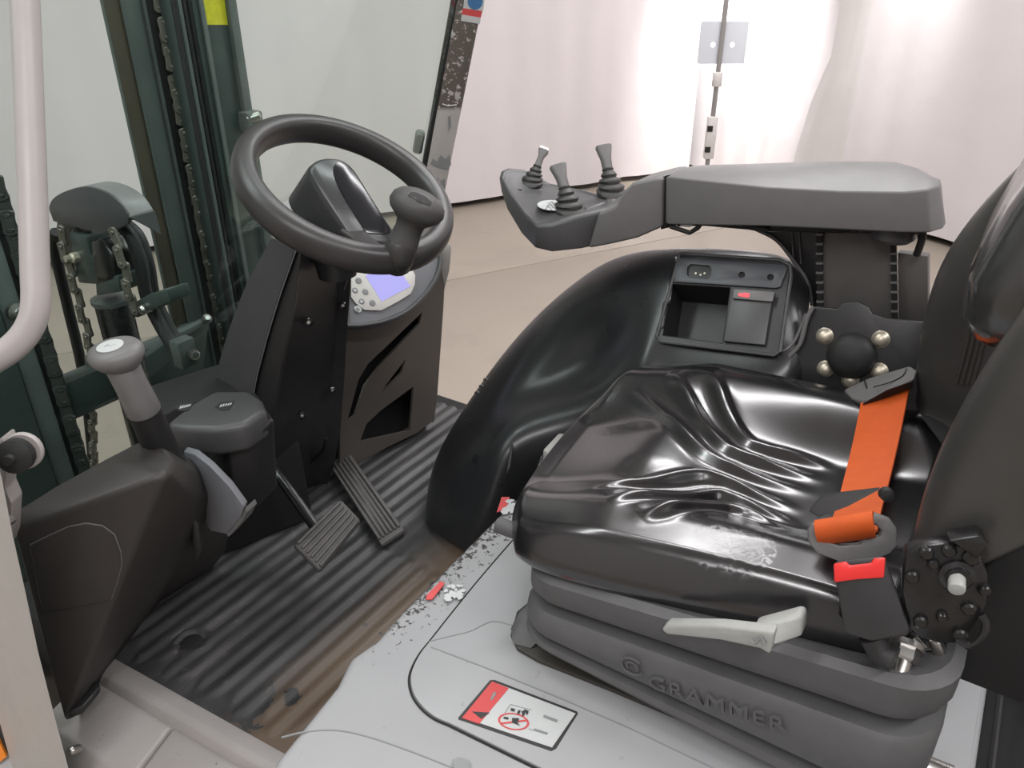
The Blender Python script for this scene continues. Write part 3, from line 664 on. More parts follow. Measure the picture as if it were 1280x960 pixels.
def ringdec(cx, cy, rx, ry, w, m_, k, nm):
    bm = B(); outer = [st(cx+rx*math.cos(a), cy+ry*math.sin(a)+.12*rx*math.cos(a), k) for a in [i*2*math.pi/32 for i in range(32)]]
    c0_ = sum(outer, V())/32; inner = [p+(c0_-p)*w for p in outer]
    holed(bm, outer, [inner], (0, 0, .0004)); return build(nm, bm, m_, sk)
ringdec(642, 902, 19.5, 10.5, .13, 'redprint', 3, 'ban_ring')
dec([(625, 903.5), (659, 899.5), (659.5, 901.5), (626, 905.5)], 'redprint', 3, 'ban_bar', sk)
for pl_ in ([(630, 896), (636, 897), (635, 899.5), (629, 898)], [(640, 897.5), (649, 898), (647, 904), (650, 907), (640, 903)], [(639, 885), (644, 886.5), (642.5, 889.5), (638, 888)], [(648, 888), (651, 888), (649, 893), (646, 892)], [(652, 889), (656, 888), (656, 893), (653, 896)], [(655, 886.5), (661, 889), (659, 894), (657, 891)]):
    dec(pl_, 'blackprint', 4, 'pictogram', sk)
for p, q in (((638, 880.5), (664, 887.5)), ((638, 880.5), (631, 891)), ((661, 911), (667, 913))):
    bm = B(); tube(bm, [st(*p, 3), st(*q, 3)], .00035, 5); build('pictogram_outline', bm, 'greyprint', sk)
for pl_ in ([(680, 893.5), (697, 900), (696, 903), (679, 896.5)], [(668, 910.5), (685, 916), (684, 918.5), (667, 913)]):
    dec(pl_, 'greyprint', 3, 'print_line', sk)
# two small rubbed off stickers near the foot well
for base, red in ((((556, 733), (585, 732), (575, 748), (556, 752)), ((551, 727), (556, 730), (540, 750), (532, 750), (534, 744))), (((632, 627), (645, 625), (640, 640), (628, 643)), ((627, 622), (637, 622), (633, 636), (621, 641)))):
    bm = B(); prism(bm, [h_(*q, ZH) for q in red], (0, 0, .0012)); rs = build('red_sticker_scrap', bm, 'redprint', hood)
    rnd = random.Random(5)
    (ax_, ay), (bx, by), (cx, cy), (dx, dy) = base
    for k in range(26):
        u_, v_ = rnd.random(), rnd.random(); px = (ax_*(1-u_)+bx*u_)*(1-v_)+(dx*(1-u_)+cx*u_)*v_; py = (ay*(1-u_)+by*u_)*(1-v_)+(dy*(1-u_)+cy*u_)*v_
        r_ = rnd.uniform(1.8, 5.2); bm = B(); prism(bm, [h_(px+r_*math.cos(a)*rnd.uniform(.6, 1.3), py+.7*r_*math.sin(a)*rnd.uniform(.6, 1.3), ZH+.0002*k/26) for a in [j*1.05 for j in range(6)]], (0, 0, .0011)); build('white_sticker_flake', bm, 'white', hood)
# white bump stop and grey knob at the front of the seat
bm = B(); prism(bm, [h_(700, 556, ZH), h_(712, 560, ZH), h_(690, 590, ZH), h_(678, 580, ZH)], (0, 0, .03)); build('bump_stop', bm, 'postgrey', hood, bevel=.004)
bm = B(); prism(bm, [h_(638, 562, ZH), h_(642, 560, ZH), h_(638, 590, ZH), h_(633, 600, ZH)], (0, 0, .012)); build('lid_gasket', bm, 'rubber', hood, bevel=.002)

# ------------------------------------------------------------------ left console (brake lever housing)
lc = thing('side_console', 'dark grey side console with an access cover beside the step', 'console', V((-.9, .42, .62)))
v0 = PY(15, 664, .31); v1 = PY(208, 592, .44); v2 = PZ(80, 905, .618)
t0 = PY(6, 646, .318); t1 = PY(70, 608, .375); t2_ = PY(130, 574, .425); t3 = PY(172, 552, .470); t4 = PY(205, 560, .478); t5 = PY(221, 578, .478)
r1 = PY(240, 618, .487); r2 = PY(245, 650, .505); r3 = PY(239, 690, .525); r4 = PZ(196, 754, .622)
vs = [v0, v1, v2, t0, t1, t2_, t3, t4, t5, r1, r2, r3, r4]
bk = V((-.10, .12, -.13)); back = [p+bk for p in (t0, t1, t2_, t3, t4, t5, r1, r2, r3, r4, v2)]
nb = len(vs); fs = [[0, 2, 1], [0, 1, 5, 4, 3], [1, 8, 7, 6, 5], [1, 9, 8], [1, 2, 12, 11, 10, 9]]
loop = [3, 4, 5, 6, 7, 8, 9, 10, 11, 12, 2]
for i in range(len(loop)-1): fs.append([loop[i], loop[i+1], nb+i+1, nb+i])
fs.append([2, 0, nb+10]); fs.append([0, 3, nb, nb+10]); fs.append([nb+i for i in range(11)])
bm = raw(vs+back, fs); build('console_body', bm, 'console_grey', lc, bevel=.007, seg=3, bang=14, smooth=50)
fn = (v1-v0).cross(v2-v0).normalized()
if fn.dot(CAM-v0) < 0: fn = -fn
def onf(px, py, h=0): return PP(px, py, v0+fn*h, fn)
cov = [(38, 681), (60, 670), (86, 658), (108, 654), (128, 657), (143, 668), (151, 690), (152, 706), (146, 728), (139, 749), (95, 757), (54, 764), (50, 745)]
bm = B(); prism(bm, [onf(x, y, .0006) for x, y in cov], fn*.0024); build('access_cover', bm, 'console_grey', lc, bevel=.001)
cc = [onf(x, y, .0009) for x, y in cov]; bm = B(); tube(bm, cc+[cc[0]], .0011, 6); build('cover_seam', bm, 'plastic_mid', lc)
bm = B(); prism(bm, [PY(240, 648, .50), PY(248, 655, .505), PY(252, 690, .515), PY(246, 704, .515), PY(241, 690, .51)], (-.01, .01, 0)); build('edge_clip', bm, 'plastic', lc, bevel=.002)
bm = B(); prism(bm, [PZ(84, 900, .63), PZ(118, 858, .64), PZ(126, 866, .64), PZ(104, 893, .63)], (0, .004, .012)); build('foot_flange', bm, 'plastic', lc, bevel=.003)

# shelf between column and console, with two warning icons
sh = thing('column_shelf', 'black shelf with two white icons at the foot of the steering column', 'shelf', V((-.95, .62, .80)))
zt = 1.0; q_ = lambda px, py, z=zt: PZ(px, py, z)
top_ = [q_(205, 530), q_(236, 505), q_(268, 487), q_(312, 487), q_(328, 498), q_(333, 512), q_(306, 530), q_(268, 536), q_(232, 534)]
bm = B(); prism(bm, top_, (0, 0, -.050)); build('shelf_top', bm, 'plastic_grey', sh, bevel=.011, seg=4)
fr = [q_(268, 536)+V((.0, .012, -.03)), q_(304, 531)+V((0, .012, -.03)), q_(333, 513)+V((0, .012, -.02)), q_(333, 513)+V((-.10, .06, -.02)), q_(268, 536)+V((-.10, .05, -.03))]
bm = B(); prism(bm, fr, (-.045, .02, -.16)); build('shelf_leg', bm, 'plastic', sh, bevel=.008, seg=3)
lp = [PZ(222, 734, ZF), PZ(240, 720, ZF), PZ(266, 700, ZF), PZ(330, 674, ZF), PZ(392, 648, ZF)]
bm = B(); prism(bm, lp+[lp[-1]+V((-.12, .05, 0)), lp[0]+V((-.12, .10, 0))], (-.05, .03, .30)); build('toe_box', bm, 'dark', deck, bevel=.006)
for cx, cy, w_, hgt in ((230, 509, 11, 5), (281, 507, 12, 6)):
    bm = B(); prism(bm, [q_(cx-w_, cy+2, zt+.0004), q_(cx-w_*.4, cy-hgt*.7, zt+.0004), q_(cx+w_, cy-hgt*.9, zt+.0004), q_(cx+w_*.5, cy+hgt*.9, zt+.0004), q_(cx-w_*.4, cy+hgt, zt+.0004)], (0, 0, .0006)); ic = build('icon_plate', bm, 'blackprint', sh)
    for k in range(5):
        x_ = cx-w_*.55+k*w_*.26; bm = B(); prism(bm, [q_(x_, cy+2.2-k*.7, zt+.0011), q_(x_+2, cy+1.6-k*.7, zt+.0011), q_(x_+3.4, cy-1.6-k*.5, zt+.0011), q_(x_+1.6, cy-1.2-k*.5, zt+.0011)], (0, 0, .0004)); build('icon_stroke', bm, 'white', ic)
# light grey quadrant plate under the shelf, where the lever swings
qp = [PY(229, 564, .545), PY(243, 568, .54), PY(262, 583, .535), PY(286, 608, .53), PY(305, 634, .53), PY(301, 648, .53), PY(283, 668, .53), PY(263, 664, .53), PY(246, 640, .535)]
bm = B(); prism(bm, qp, (-.006, .012, 0)); build('quadrant_plate', bm, 'slate', sh, bevel=.002)
bm = B(); prism(bm, [PY(302, 646, .527), PY(307, 634, .527), PY(309, 640, .527), PY(303, 652, .527), PY(286, 671, .527), PY(283, 668, .527)], (-.004, .02, 0)); build('quadrant_edge', bm, 'plastic_mid', sh)

# brake lever with mushroom grip and round white sticker
bl = thing('brake_lever', 'grey mushroom-topped brake lever with a round white sticker', 'lever', PY(205, 560, .49))
g0, g1, g2 = PY(208, 575, .495), PY(176, 505, .475), PY(147, 446, .46)
axl = (g2-g1).normalized(); ux = (RT-axl*RT.dot(axl)).normalized()
bm = B(); tube(bm, [g0-axl*.03, g0, g0+(g1-g0)*.5, g1], [.024, .0225, .021, .0195], 14); build('stem', bm, 'dark', bl)
bm = B(); tube(bm, [g1-axl*.012, g1+axl*.012, g1+axl*.03, g2-axl*.012], [.0215, .0205, .0195, .020], 18); build('grip_neck', bm, 'plastic_mid', bl, bevel=.002)
tl = (axl+ux*-.10+V((.06, -.05, .35))).normalized()
bm = B(); lathe(bm, g2-tl*.010, tl, [(0, -.008), (.018, -.008), (.026, .000), (.0335, .010), (.0345, .017), (.031, .023), (.022, .026), (0, .0265)], 28, .82, ux); build('grip_head', bm, 'plastic_mid', bl, smooth=60)
bm = B(); disc(bm, g2+tl*.0163-ux*.002, tl, .0165, .0008, 28, .8, ux); wsx = build('round_sticker', bm, 'white', bl)
sx_ = g2+tl*.0171; wv = tl.cross(ux).normalized()
for a0 in (-.008, .0, .007):
    bm = B(); tube(bm, [sx_+ux*a0-wv*.002, sx_+ux*(a0+.003)+wv*.0025, sx_+ux*(a0+.006)-wv*.001], .0004, 5); build('sticker_print', bm, 'greyprint', wsx)

# ------------------------------------------------------------------ steering column and dash
sc = thing('steering_column', 'tall black moulded steering column with screws under the wheel', 'steering column', V((-1.02, .86, .62)))
def cring(f, s, r1, r2, yf=.80, ys_=.785, y1=.785, y2=.95):
    Fp, S, A, D_ = PY(*f, yf), PY(*s, ys_), PY(*r1, y1), PY(*r2, y2)
    return [Fp, S, A, A+(D_-A)*.12+V((-.018, 0, 0)), A+(D_-A)*.88+V((-.018, 0, 0)), D_, D_+V((-.13, .02, 0)), Fp+V((.0, .13, 0))]
rings = [cring((350, 283), (374, 296), (381, 300), (446, 318)), cring((343, 296), (371, 312), (377, 316), (441, 338)), cring((313, 350), (349, 375), (370, 380), (436, 400)), cring((291, 405), (330, 440), (353, 455), (432, 470)),
         cring((276, 455), (318, 495), (343, 515), (427, 535)), cring((268, 490), (316, 560), (338, 580), (418, 585)), cring((262, 530), (318, 625), (326, 645), (400, 632)), cring((262, 560), (322, 660), (324, 668), (388, 655))]
bm = B(); loft(bm, rings); build('column_shell', bm, 'plastic', sc, bevel=.004, bang=20, smooth=50)
# lighter side cover with seam
sidef = [r[0] for r in rings[1:6]]; sides = [r[1] for r in rings[1:6]]
bm = B(); grid(bm, [[a+(b-a)*k/6+V((.002, -.0035, 0)) for k in range(7)] for a, b in zip(crom(sidef, 4), crom(sides, 4))]); o = build('side_cover', bm, 'plastic_grey', sc, smooth=70); o.modifiers.new('t', 'SOLIDIFY').thickness = .003
bm = B(); tube(bm, [p+V((.003, -.005, 0)) for p in crom(sides, 4)], .0012, 6); build('cover_seam', bm, 'slate', sc)
bm = B(); tube(bm, [p+V((.002, -.004, 0)) for p in crom(sidef, 4)], .0014, 6); build('edge_highlight', bm, 'postgrey', sc)  # pale bead paints the thin highlight along the cover's front edge
def scr(px, py, y, r=.008, par=None):
    p = PY(px, py, y); bm = B(); lathe(bm, p, (.8, -.5, .2), [(0, -.01), (r*1.35, -.01), (r*1.35, 0), (r*.95, .001), (r*.9, -.003), (0, -.003)], 14); o = build('screw_boss', bm, 'gloss', par or sc)
    bm = B(); lathe(bm, p, (.8, -.5, .2), [(0, -.004), (r*.6, -.004), (r*.55, .0005), (0, .001)], 10); build('screw', bm, 'steel', o); return o
scr(378, 520, .84, .006); scr(416, 488, .915, .005); scr(386, 403, .84, .006); scr(429, 382, .935, .005)
bm = B(); tube(bm, [PY(439, 335, .943), PY(431, 360, .94), PY(413, 408, .935)], .0012, 6); build('trim_line', bm, 'plastic_mid', sc)
bm = B(); tube(bm, crom([PY(355, 602, .90), PY(375, 590, .90), PY(392, 575, .905), (PY(404, 562, .91)), PY(408, 548, .91)], 4), .0035, 8); build('cable_loop', bm, 'gloss', sc)

# dash: rear cowl plate with triangular openings, display pod, side shell
da = thing('dashboard', 'dark dashboard with lit display and triangular openings right of the column', 'dashboard', V((-1.06, 1.15, .62)))
XD = -1.055; dn_ = V((1, -.10, .06)).normalized(); dp = V((XD, 1.2, .8))
dq = lambda px, py, h=0: PP(px, py, dp+dn_*h, dn_)
outer = [(434, 404), (462, 404), (492, 394), (520, 376), (541, 350), (556, 316), (556, 330), (553, 385), (549, 440), (545, 500), (541, 526), (520, 542), (490, 556), (425, 590), (425, 470)]
h1 = [(528, 390), (524, 405), (474, 458), (456, 482), (444, 519), (434, 527), (448, 475), (460, 455), (479, 437)]
h2 = [(507, 449), (502, 466), (476, 493), (484, 479)]
h3 = [(517, 483), (513, 538), (450, 552), (458, 530), (476, 513)]
bm = B(); holed(bm, [dq(*p) for p in outer], [[dq(*p) for p in h] for h in (h1, h2, h3)], -dn_*.006); build('cowl_plate', bm, 'cowl', da, smooth=30)
bm = B(); prism(bm, [dq(*p, -.05) for p in [(425, 402), (540, 370), (540, 530), (425, 590)]], -dn_*.02); build('cowl_backing', bm, 'dark', da)
bm = B(); prism(bm, [dq(556, 322), dq(553, 385), dq(545, 500), dq(541, 528), dq(541, 528)-dn_*.12, dq(545, 500)-dn_*.12, dq(553, 385)-dn_*.12, dq(556, 322)-dn_*.12], (0, .004, 0)); build('cowl_side', bm, 'cowl', da)
# the pod
pn = V((.72, -.22, .66)).normalized(); pp = PY(500, 370, 1.16)
pq = lambda px, py, h=0: PP(px, py, pp+pn*h, pn)
podo = [(434, 407), (452, 407), (480, 402), (508, 390), (530, 370), (545, 347), (551, 325), (546, 306), (530, 300), (500, 306), (460, 318), (434, 326)]
bm = B(); loft(bm, [[pq(*p, .0) for p in crom2] for crom2 in [podo]]+[[pq(*p, -.02) for p in podo], [pq(*p, -.02)+V((-.06, .01, -.05)) for p in podo]]); build('pod_shell', bm, 'slate', da, bevel=.006, seg=3, bang=25)
rim = crom([pq(*p, .003) for p in podo], 4); bm = B(); tube(bm, rim+[rim[0]], .005, 10); build('pod_rim', bm, 'plastic_grey', da)
bez = [(438, 338), (452, 333.5), (475, 334), (500, 334), (514, 336), (518.5, 345), (518, 356), (513, 368), (497, 378), (476, 389), (455, 388.5), (444, 380), (438, 372)]
bm = B(); prism(bm, [pq(*p, .001) for p in bez], pn*.004); bz = build('display_bezel', bm, 'bezel', da, bevel=.0015)
bm = B(); prism(bm, [pq(*p, .0052) for p in [(457, 345), (468, 337), (503, 343), (513, 358), (477, 377)]], pn*.0008); build('lit_screen', bm, 'screen', bz)
for (cx, cy, r_) in ((448, 351, 4.3), (443.6, 363, 3.8), (456.5, 365, 4.2), (452, 377, 3.8), (465.5, 379, 4.2)):
    bm = B(); disc(bm, pq(cx, cy, .0048), pn, r_*.00155, .0016, 18); bt = build('display_button', bm, 'greyprint', bz, bevel=.0004)
    if cx in (443.6, 452):
        bm = B(); disc(bm, pq(cx, cy, .0066), pn, r_*.0009, .0004, 12); build('button_icon', bm, 'white', bz)
bm = B(); disc(bm, pq(447, 387, .001), pn, .0075, .003, 18); ib = build('round_button', bm, 'white', da)
bm = B(); disc(bm, pq(447, 387, .0042), pn, .0045, .0006, 12); build('button_print', bm, 'greyprint', ib)
# grey outer shell beyond the pod
bm = B(); loft(bm, [rrect(PY(px, py, y), V((.78, .62, 0)), V((0, 0, 1)), a, b, .006, 4) for px, py, y, a, b in ((548, 352, 1.33, .006, .05), (555, 325, 1.335, .011, .03), (557, 312, 1.34, .012, .012))]); build('outer_shell', bm, 'postgrey', da, smooth=60)
bm = B(); tube(bm, [PY(547, 418, 1.335), PY(552, 412, 1.33)], .0015, 6); build('cable_tie', bm, 'white', da)

# ------------------------------------------------------------------ steering wheel
WC = V((-.862, .868, 1.297)); WT = R(30); wn = V((math.sin(WT), 0, math.cos(WT))); w1 = V((math.cos(WT), 0, -math.sin(WT))); w2 = V((0, 1, 0))
sw = thing('steering_wheel', 'grey-black steering wheel with a spinner knob over the column', 'steering wheel', WC)
bm = B(); rings = []
for i in range(96):
    a = 2*math.pi*i/96; e = w1*math.cos(a)+w2*math.sin(a); rg = []
    for k in range(20):
        b = 2*math.pi*k/20; cb, sb = math.cos(b), math.sin(b)
        x = .0205*math.copysign(abs(cb)**.8, cb); z = .0225*math.copysign(abs(sb)**.8, sb)
        if x < 0: x *= .72
        rg.append(WC+e*(.150+x)+wn*z)
    rings.append(rg)
grid(bm, rings+[rings[0]], True); build('rim', bm, 'wheelrim', sw, smooth=60)
ka = R(-13)
ke = w1*math.cos(ka)+w2*math.sin(ka); kb = WC+ke*.150
for da_ in (0,):
    e = w1*math.cos(ka+da_)+w2*math.sin(ka+da_); sd_ = wn.cross(e)
    bm = B(); loft(bm, [rrect(WC-wn*.052+e*.035, sd_, wn, .020, .009, .006), rrect(WC-wn*.036+e*.09, sd_, wn, .015, .008, .006), rrect(WC-wn*.006+e*.140, sd_, wn, .013, .008, .006)]); build('spoke', bm, 'wheelrim', sw, smooth=60)
# spinner knob
k0 = PD(499, 316, 1.13); kax = (PD(520, 262, 1.105)-k0).normalized()
k1 = k0
bm = B(); tube(bm, crom([kb-ke*.004-wn*.010, k0+kax*.0, k0+kax*.016], 4), [.0245, .024, .021], 18); build('knob_base', bm, 'wheelrim', sw, smooth=60)
bm = B(); lathe(bm, k0+kax*.016, kax, [(0, 0), (.022, 0), (.021, .01), (.0195, .022), (.021, .032), (.029, .039), (.037, .046), (.0405, .055), (.038, .065), (.030, .073), (.017, .0775), (.0, .0785)], 30); kn = build('spinner_knob', bm, 'knob', sw, smooth=60)
TK = bvh(kn); hk = [hit(TK, *p, .0012) for p in ((510, 245), (513, 241), (519, 241), (531, 246), (540, 254), (537, 257), (524, 253), (525, 248))]
if all(hk): bm = B(); add(bm, [h[0] for h in hk], [[i, (i+1) % 7, 7] for i in range(7)]); build('knob_slot', bm, 'dark', kn)

# ------------------------------------------------------------------ hub cover behind the wheel
hc = thing('hub_cover', 'rounded black cover with glossy front rising inside the steering wheel', 'hub cover', V((-.90, .87, 1.15)))
tw = V((math.cos(R(42)), -.12, math.sin(R(42)))).normalized()     # faces the driver and up
rw = V((.12, 1, 0)); rw = (rw-tw*rw.dot(tw)).normalized(); uw = rw.cross(tw); uw = uw if uw.z > 0 else -uw
hp = PY(425, 245, .87)
hq = lambda px, py, h=0: PP(px, py, hp+tw*h, tw)
fo = [(444, 306), (428, 280), (408, 250), (393, 226), (387, 211), (391, 202), (402, 196.5), (416, 195.5), (431, 199), (444, 211), (460, 236), (486, 278), (500, 306)]
fo = fo[:1]+[(x, y) for x, y in fo[1:]]
bk_ = V((-.10, -.012, .0))
rings = []
cf = sum((hq(*p) for p in fo), V())/len(fo)
for h, s_, bk2 in ((0, .90, V()), (-.004, .97, V()), (-.012, 1, V()), (-.04, 1.0, V((-.006, 0, -.006))), (-.05, .97, V((-.024, -.004, -.024)))):
    rings.append([cf+(p-cf)*s_+tw*h+bk2 for p in crom([hq(*p) for p in fo]+[hq(*fo[0])], 3)[:-1]])
bm = B(); loft(bm, rings); build('cover_shell', bm, 'satin', hc, smooth=60)
fi = [(458, 292), (441, 266), (426, 240), (417, 218), (418, 206), (427, 203), (438, 211), (453, 233), (474, 266), (487, 291)]
bm = B(); prism(bm, crom([hq(*p, .0003) for p in fi]+[hq(*fi[0], .0003)], 3)[:-1], tw*.002); build('glossy_inset', bm, 'gloss', hc, bevel=.0008)
bm = B(); loft(bm, [rrect(V((-.905, .87, z)), V((1, 0, 0)), V((0, 1, 0)), a, b, .02) for z, a, b in ((1.15, .025, .03), (1.19, .03, .035), (1.235, .035, .045))]); build('cover_neck', bm, 'plastic', hc, smooth=60)

# ------------------------------------------------------------------ pedals
def ribbed(t, poly, nrib, th, m_, along=True, ribh=.0045, rnd_=.006):
    P4 = [V(p) for p in poly]; n = (P4[1]-P4[0]).cross(P4[3]-P4[0]).normalized()
    if n.dot(CAM-P4[0]) < 0: n = -n
    bm = B(); prism(bm, P4, -n*th); pad = build('pad', bm, m_, t, bevel=rnd_, seg=3)
    for k in range(nrib):
        a, b = (k+.25)/nrib, (k+.80)/nrib
        q = lambda u, v: (P4[0]*(1-u)+P4[1]*u)*(1-v)+(P4[3]*(1-u)+P4[2]*u)*v
        bm = B()
        pts = [q(.05, a), q(.95, a), q(.95, b), q(.05, b)] if along else [q(a, .04), q(b, .04), q(b, .96), q(a, .96)]
        prism(bm, [p-n*.001 for p in pts], n*(ribh+.001)); build('rib', bm, m_, pad, bevel=.0012, seg=1)
    return n
bp = thing('brake_pedal', 'grey ribbed rubber brake pedal on the floor mat left of the accelerator', 'pedal', PZ(405, 690, .64))
yb = .72
n_ = ribbed(bp, [PY(366, 680, .665), PY(426, 623, .775), PY(452, 650, .775), PY(400, 714, .665)], 6, .018, 'pedal', True)
bm = B(); tube(bm, [PY(400, 668, .74), PY(388, 640, .76)+V((-.04, 0, .02)), V((-1.13, .80, .82))], .010, 10, 4); build('pedal_arm', bm, 'blacksteel', bp)
ap = thing('accelerator_pedal', 'long ribbed black accelerator pedal hinged on the floor mat', 'pedal', PZ(488, 672, .62))
ribbed(ap, [PY(409, 578, .975), PY(437, 567, 1.005), PZ(505, 662, .632), PZ(476, 681, .632)], 6, .012, 'pedal', False, .006, .003)

# ------------------------------------------------------------------ right hand fender console with storage tray
rc = thing('fender_console', 'large glossy black moulded console with a storage tray beyond the seat', 'console', V((-.5, 1.2, .62)))
row0 = [(535, 655, .95), (537, 612, .985), (554, 564, 1.04), (585, 512, 1.11), (640, 440, 1.20), (685, 392, 1.24), (728, 356, 1.26), (780, 322, 1.285), (848, 308, 1.30), (920, 311, 1.30), (988, 317, 1.30)]
row1 = [(546, 664, .935), (551, 612, .96), (575, 560, 1.01), (603, 508, 1.07), (662, 442, 1.14), (706, 398, 1.185), (748, 366, 1.21), (797, 334, 1.24), (851, 317, 1.265), (920, 322, 1.265), (990, 330, 1.265)]
row2 = [(558, 674, .928), (572, 620, .945), (595, 565, .99), (610, 514, 1.045), (680, 478, 1.12), (735, 455, 1.155), (772, 420, 1.175), (802, 385, 1.19), (840, 360, 1.205), (915, 370, 1.21), (990, 372, 1.21)]
row3 = [(574, 684, .922), (590, 632, .935), (609, 572, .97), (630, 527, 1.012), (690, 516, 1.055), (742, 492, 1.09), (778, 470, 1.11), (806, 448, 1.125), (830, 426, 1.16), (905, 434, 1.165), (982, 442, 1.165)]
row4 = [(585, 690, .918), (605, 655, .922), (624, 606, .938), (638, 563, .972), (700, 556, 1.03), (752, 540, 1.06), (785, 522, 1.075), (812, 505, 1.09), (834, 495, 1.10), (905, 495, 1.11), (985, 495, 1.11)]
row0.append((1010, 352, 1.30)); row1.append((1013, 366, 1.27)); row2.append((1011, 390, 1.23)); row3.append((1004, 428, 1.19)); row4.append((1000, 500, 1.14))
rows = [[PY(*p) for p in r] for r in (row0, row1, row2, row3, row4)]
# a shallow bowl in the inner face
def lerp(a, b, t): return [p+(q-p)*t for p, q in zip(a, b)]
low = lerp(rows[2], rows[3], .72)
rows[1] = [p+(V((0, .014, 0)) if 3 <= i <= 5 else V()) for i, p in enumerate(rows[1])]
rows[2] = [p+(V((0, .034, -.006)) if 4 <= i <= 5 else V((0, .016, 0)) if i in (3, 6) else V()) for i, p in enumerate(rows[2])]
low = [p+(V((0, .034, -.006)) if 4 <= i <= 5 else V((0, .016, 0)) if i in (3, 6) else V()) for i, p in enumerate(low)]
rows.insert(3, low)
rows[0] = [p+(p-rows[1][i])*(.75 if i < 8 else .1) for i, p in enumerate(rows[0])]
outer1 = [p+V((0, .035, -.012)) for p in rows[0]]; outer2 = [V((p.x, p.y+.06, max(p.z-.20, .60))) for p in rows[0]]; outer3 = [V((p.x, p.y+.06, .60)) for p in rows[0]]
allr = [outer3, outer2, outer1]+rows+[[V((p.x, p.y+.03, min(p.z-.12, .80))) for p in rows[5]]]
bm = B(); nc = 12; vs = [p for r in allr for p in r]; fs = []
for k in range(len(allr)-1):
    for i in range(nc-1):
        fs.append([k*nc+i, k*nc+i+1, (k+1)*nc+i+1, (k+1)*nc+i])
add(bm, vs, fs); bmesh.ops.recalc_face_normals(bm, faces=bm.faces)
cr = bm.edges.layers.float.new('crease_edge')
o = build('console_shell', bm, mat('satin_black_console', (.019, .020, .0215), .30, bscale=700, bstr=.05), rc, smooth=180, sub=3)
# cut the tray opening out of the smoothed shell
bpy.context.view_layer.update(); ev = bpy.data.meshes.new_from_object(o.evaluated_get(bpy.context.evaluated_depsgraph_get()))
o.modifiers.clear(); bm = B(); bm.from_mesh(ev)
ta, tb, td = PY(851, 318, 1.258), PY(992, 330, 1.258), PY(824, 428, 1.155)
tn = (tb-ta).cross(td-ta).normalized(); tn = tn if tn.dot(CAM-ta) > 0 else -tn
tq = lambda px, py, h=0: PP(px, py, ta+tn*h, tn)
op_ = [tq(*p) for p in ((850, 319.5), (984, 330), (971, 441), (823.5, 424.5))]; ctr_ = sum(op_, V())/4; base_ = V(o['_r'])
def inside(p):
    d = (p-CAM); p = CAM+d*((ta-CAM).dot(tn)/d.dot(tn))
    sg = [(op_[(i+1) % 4]-op_[i]).cross(p-op_[i]).dot(tn) for i in range(4)]
    return all(x > 0 for x in sg) or all(x < 0 for x in sg)
bmesh.ops.delete(bm, geom=[f for f in bm.faces if abs((f.calc_center_median()+base_-ta).dot(tn)) < .10 and inside(f.calc_center_median()+base_)], context='FACES')
bm.to_mesh(ev); bm.free(); ev.materials.clear(); ev.materials.append(o.data.materials[0]); o.data = ev
s = o.modifiers.new('t', 'SOLIDIFY'); s.thickness = .003; s.offset = -1
# moulding lines of the bowl: lower roll line, inner patch edge, handle recess
def line(pts, r, m_, nm, par, n=4): bm = B(); tube(bm, crom(pts, n), r, 8); return build(nm, bm, m_, par)
# grip rib over the recess by the crest, bump and grille of the nose
TR = bvh(o)
def on(px, py, off=.0): return hit(TR, px, py, off)
q4 = [on(*p) for p in ((697, 366), (712, 358), (719, 359), (704, 367))]
if all(q4): bm = B(); prism(bm, [h[0] for h in q4], q4[0][1]*.004); build('crest_tab', bm, 'plastic_grey', rc, bevel=.001)
for k in range(4):
    ps = [on(601-k*5.5+j*4+2, 467+k*8.2-j*.4, .001) for j in range(4)]; ps = [p[0] for p in ps if p]
    if len(ps) > 1: bm = B(); tube(bm, ps, .0022, 6); build('grille_slat', bm, 'plastic_mid', rc)
scr(600, 577, .985, .0085, rc)
# tray: flat frame with openings set in the sloping face
ta, tb, td = PY(851, 318, 1.258), PY(992, 330, 1.258), PY(824, 428, 1.155)
tn = (tb-ta).cross(td-ta).normalized()
if tn.dot(CAM-ta) < 0: tn = -tn
tq = lambda px, py, h=0: PP(px, py, ta+tn*h, tn)
fo = [(850, 317), (975, 325), (988, 332), (989, 345), (975, 440), (968, 444), (826, 427), (821, 420)]
pocket = [(838, 354), (914, 359), (904, 430), (828, 420)]
sock = [(859, 334), (863, 330), (886, 332), (889, 336), (888, 346), (884, 349), (862, 347), (859, 343)]
dots = [[(cx+4.2*math.cos(a), cy+4*math.sin(a)) for a in [k*math.pi/5 for k in range(10)]] for cx, cy in ((927, 343.5), (963, 346.5))]
tr = None
bm = B(); o4 = [tq(*p, .004) for p in ((849, 317), (988, 327), (973, 445), (821, 427))]; i4 = [tq(*p, .004) for p in pocket]; dv_ = (ctr_-CAM).normalized()*.06-tn*.01
for i in range(4):
    j = (i+1) % 4; add(bm, [o4[i], o4[j], i4[j], i4[i], o4[i]+dv_, o4[j]+dv_], [[0, 1, 2, 3], [0, 1, 5, 4]])
tr = build('storage_tray', bm, 'plastic', rc)
fl = [tq(*p, .005) for p in fo]; bm = B(); tube(bm, fl+[fl[0]], .0032, 8); build('tray_rim', bm, 'plastic_grey', tr)
bm = B(); a4 = [tq(*p, .003) for p in pocket]; b4 = [p+(ctr_-CAM).normalized()*.05+V((.014, 0, -.022))+(sum(a4, V())/4-p)*.16 for p in a4]
for i in range(4): add(bm, [a4[i], a4[(i+1) % 4], b4[(i+1) % 4], b4[i]], [[0, 1, 2, 3]])
o = build('pocket', bm, 'dark', tr); o.modifiers.new('t', 'SOLIDIFY').thickness = .002  # walls coloured matt black for the shade inside the pocket
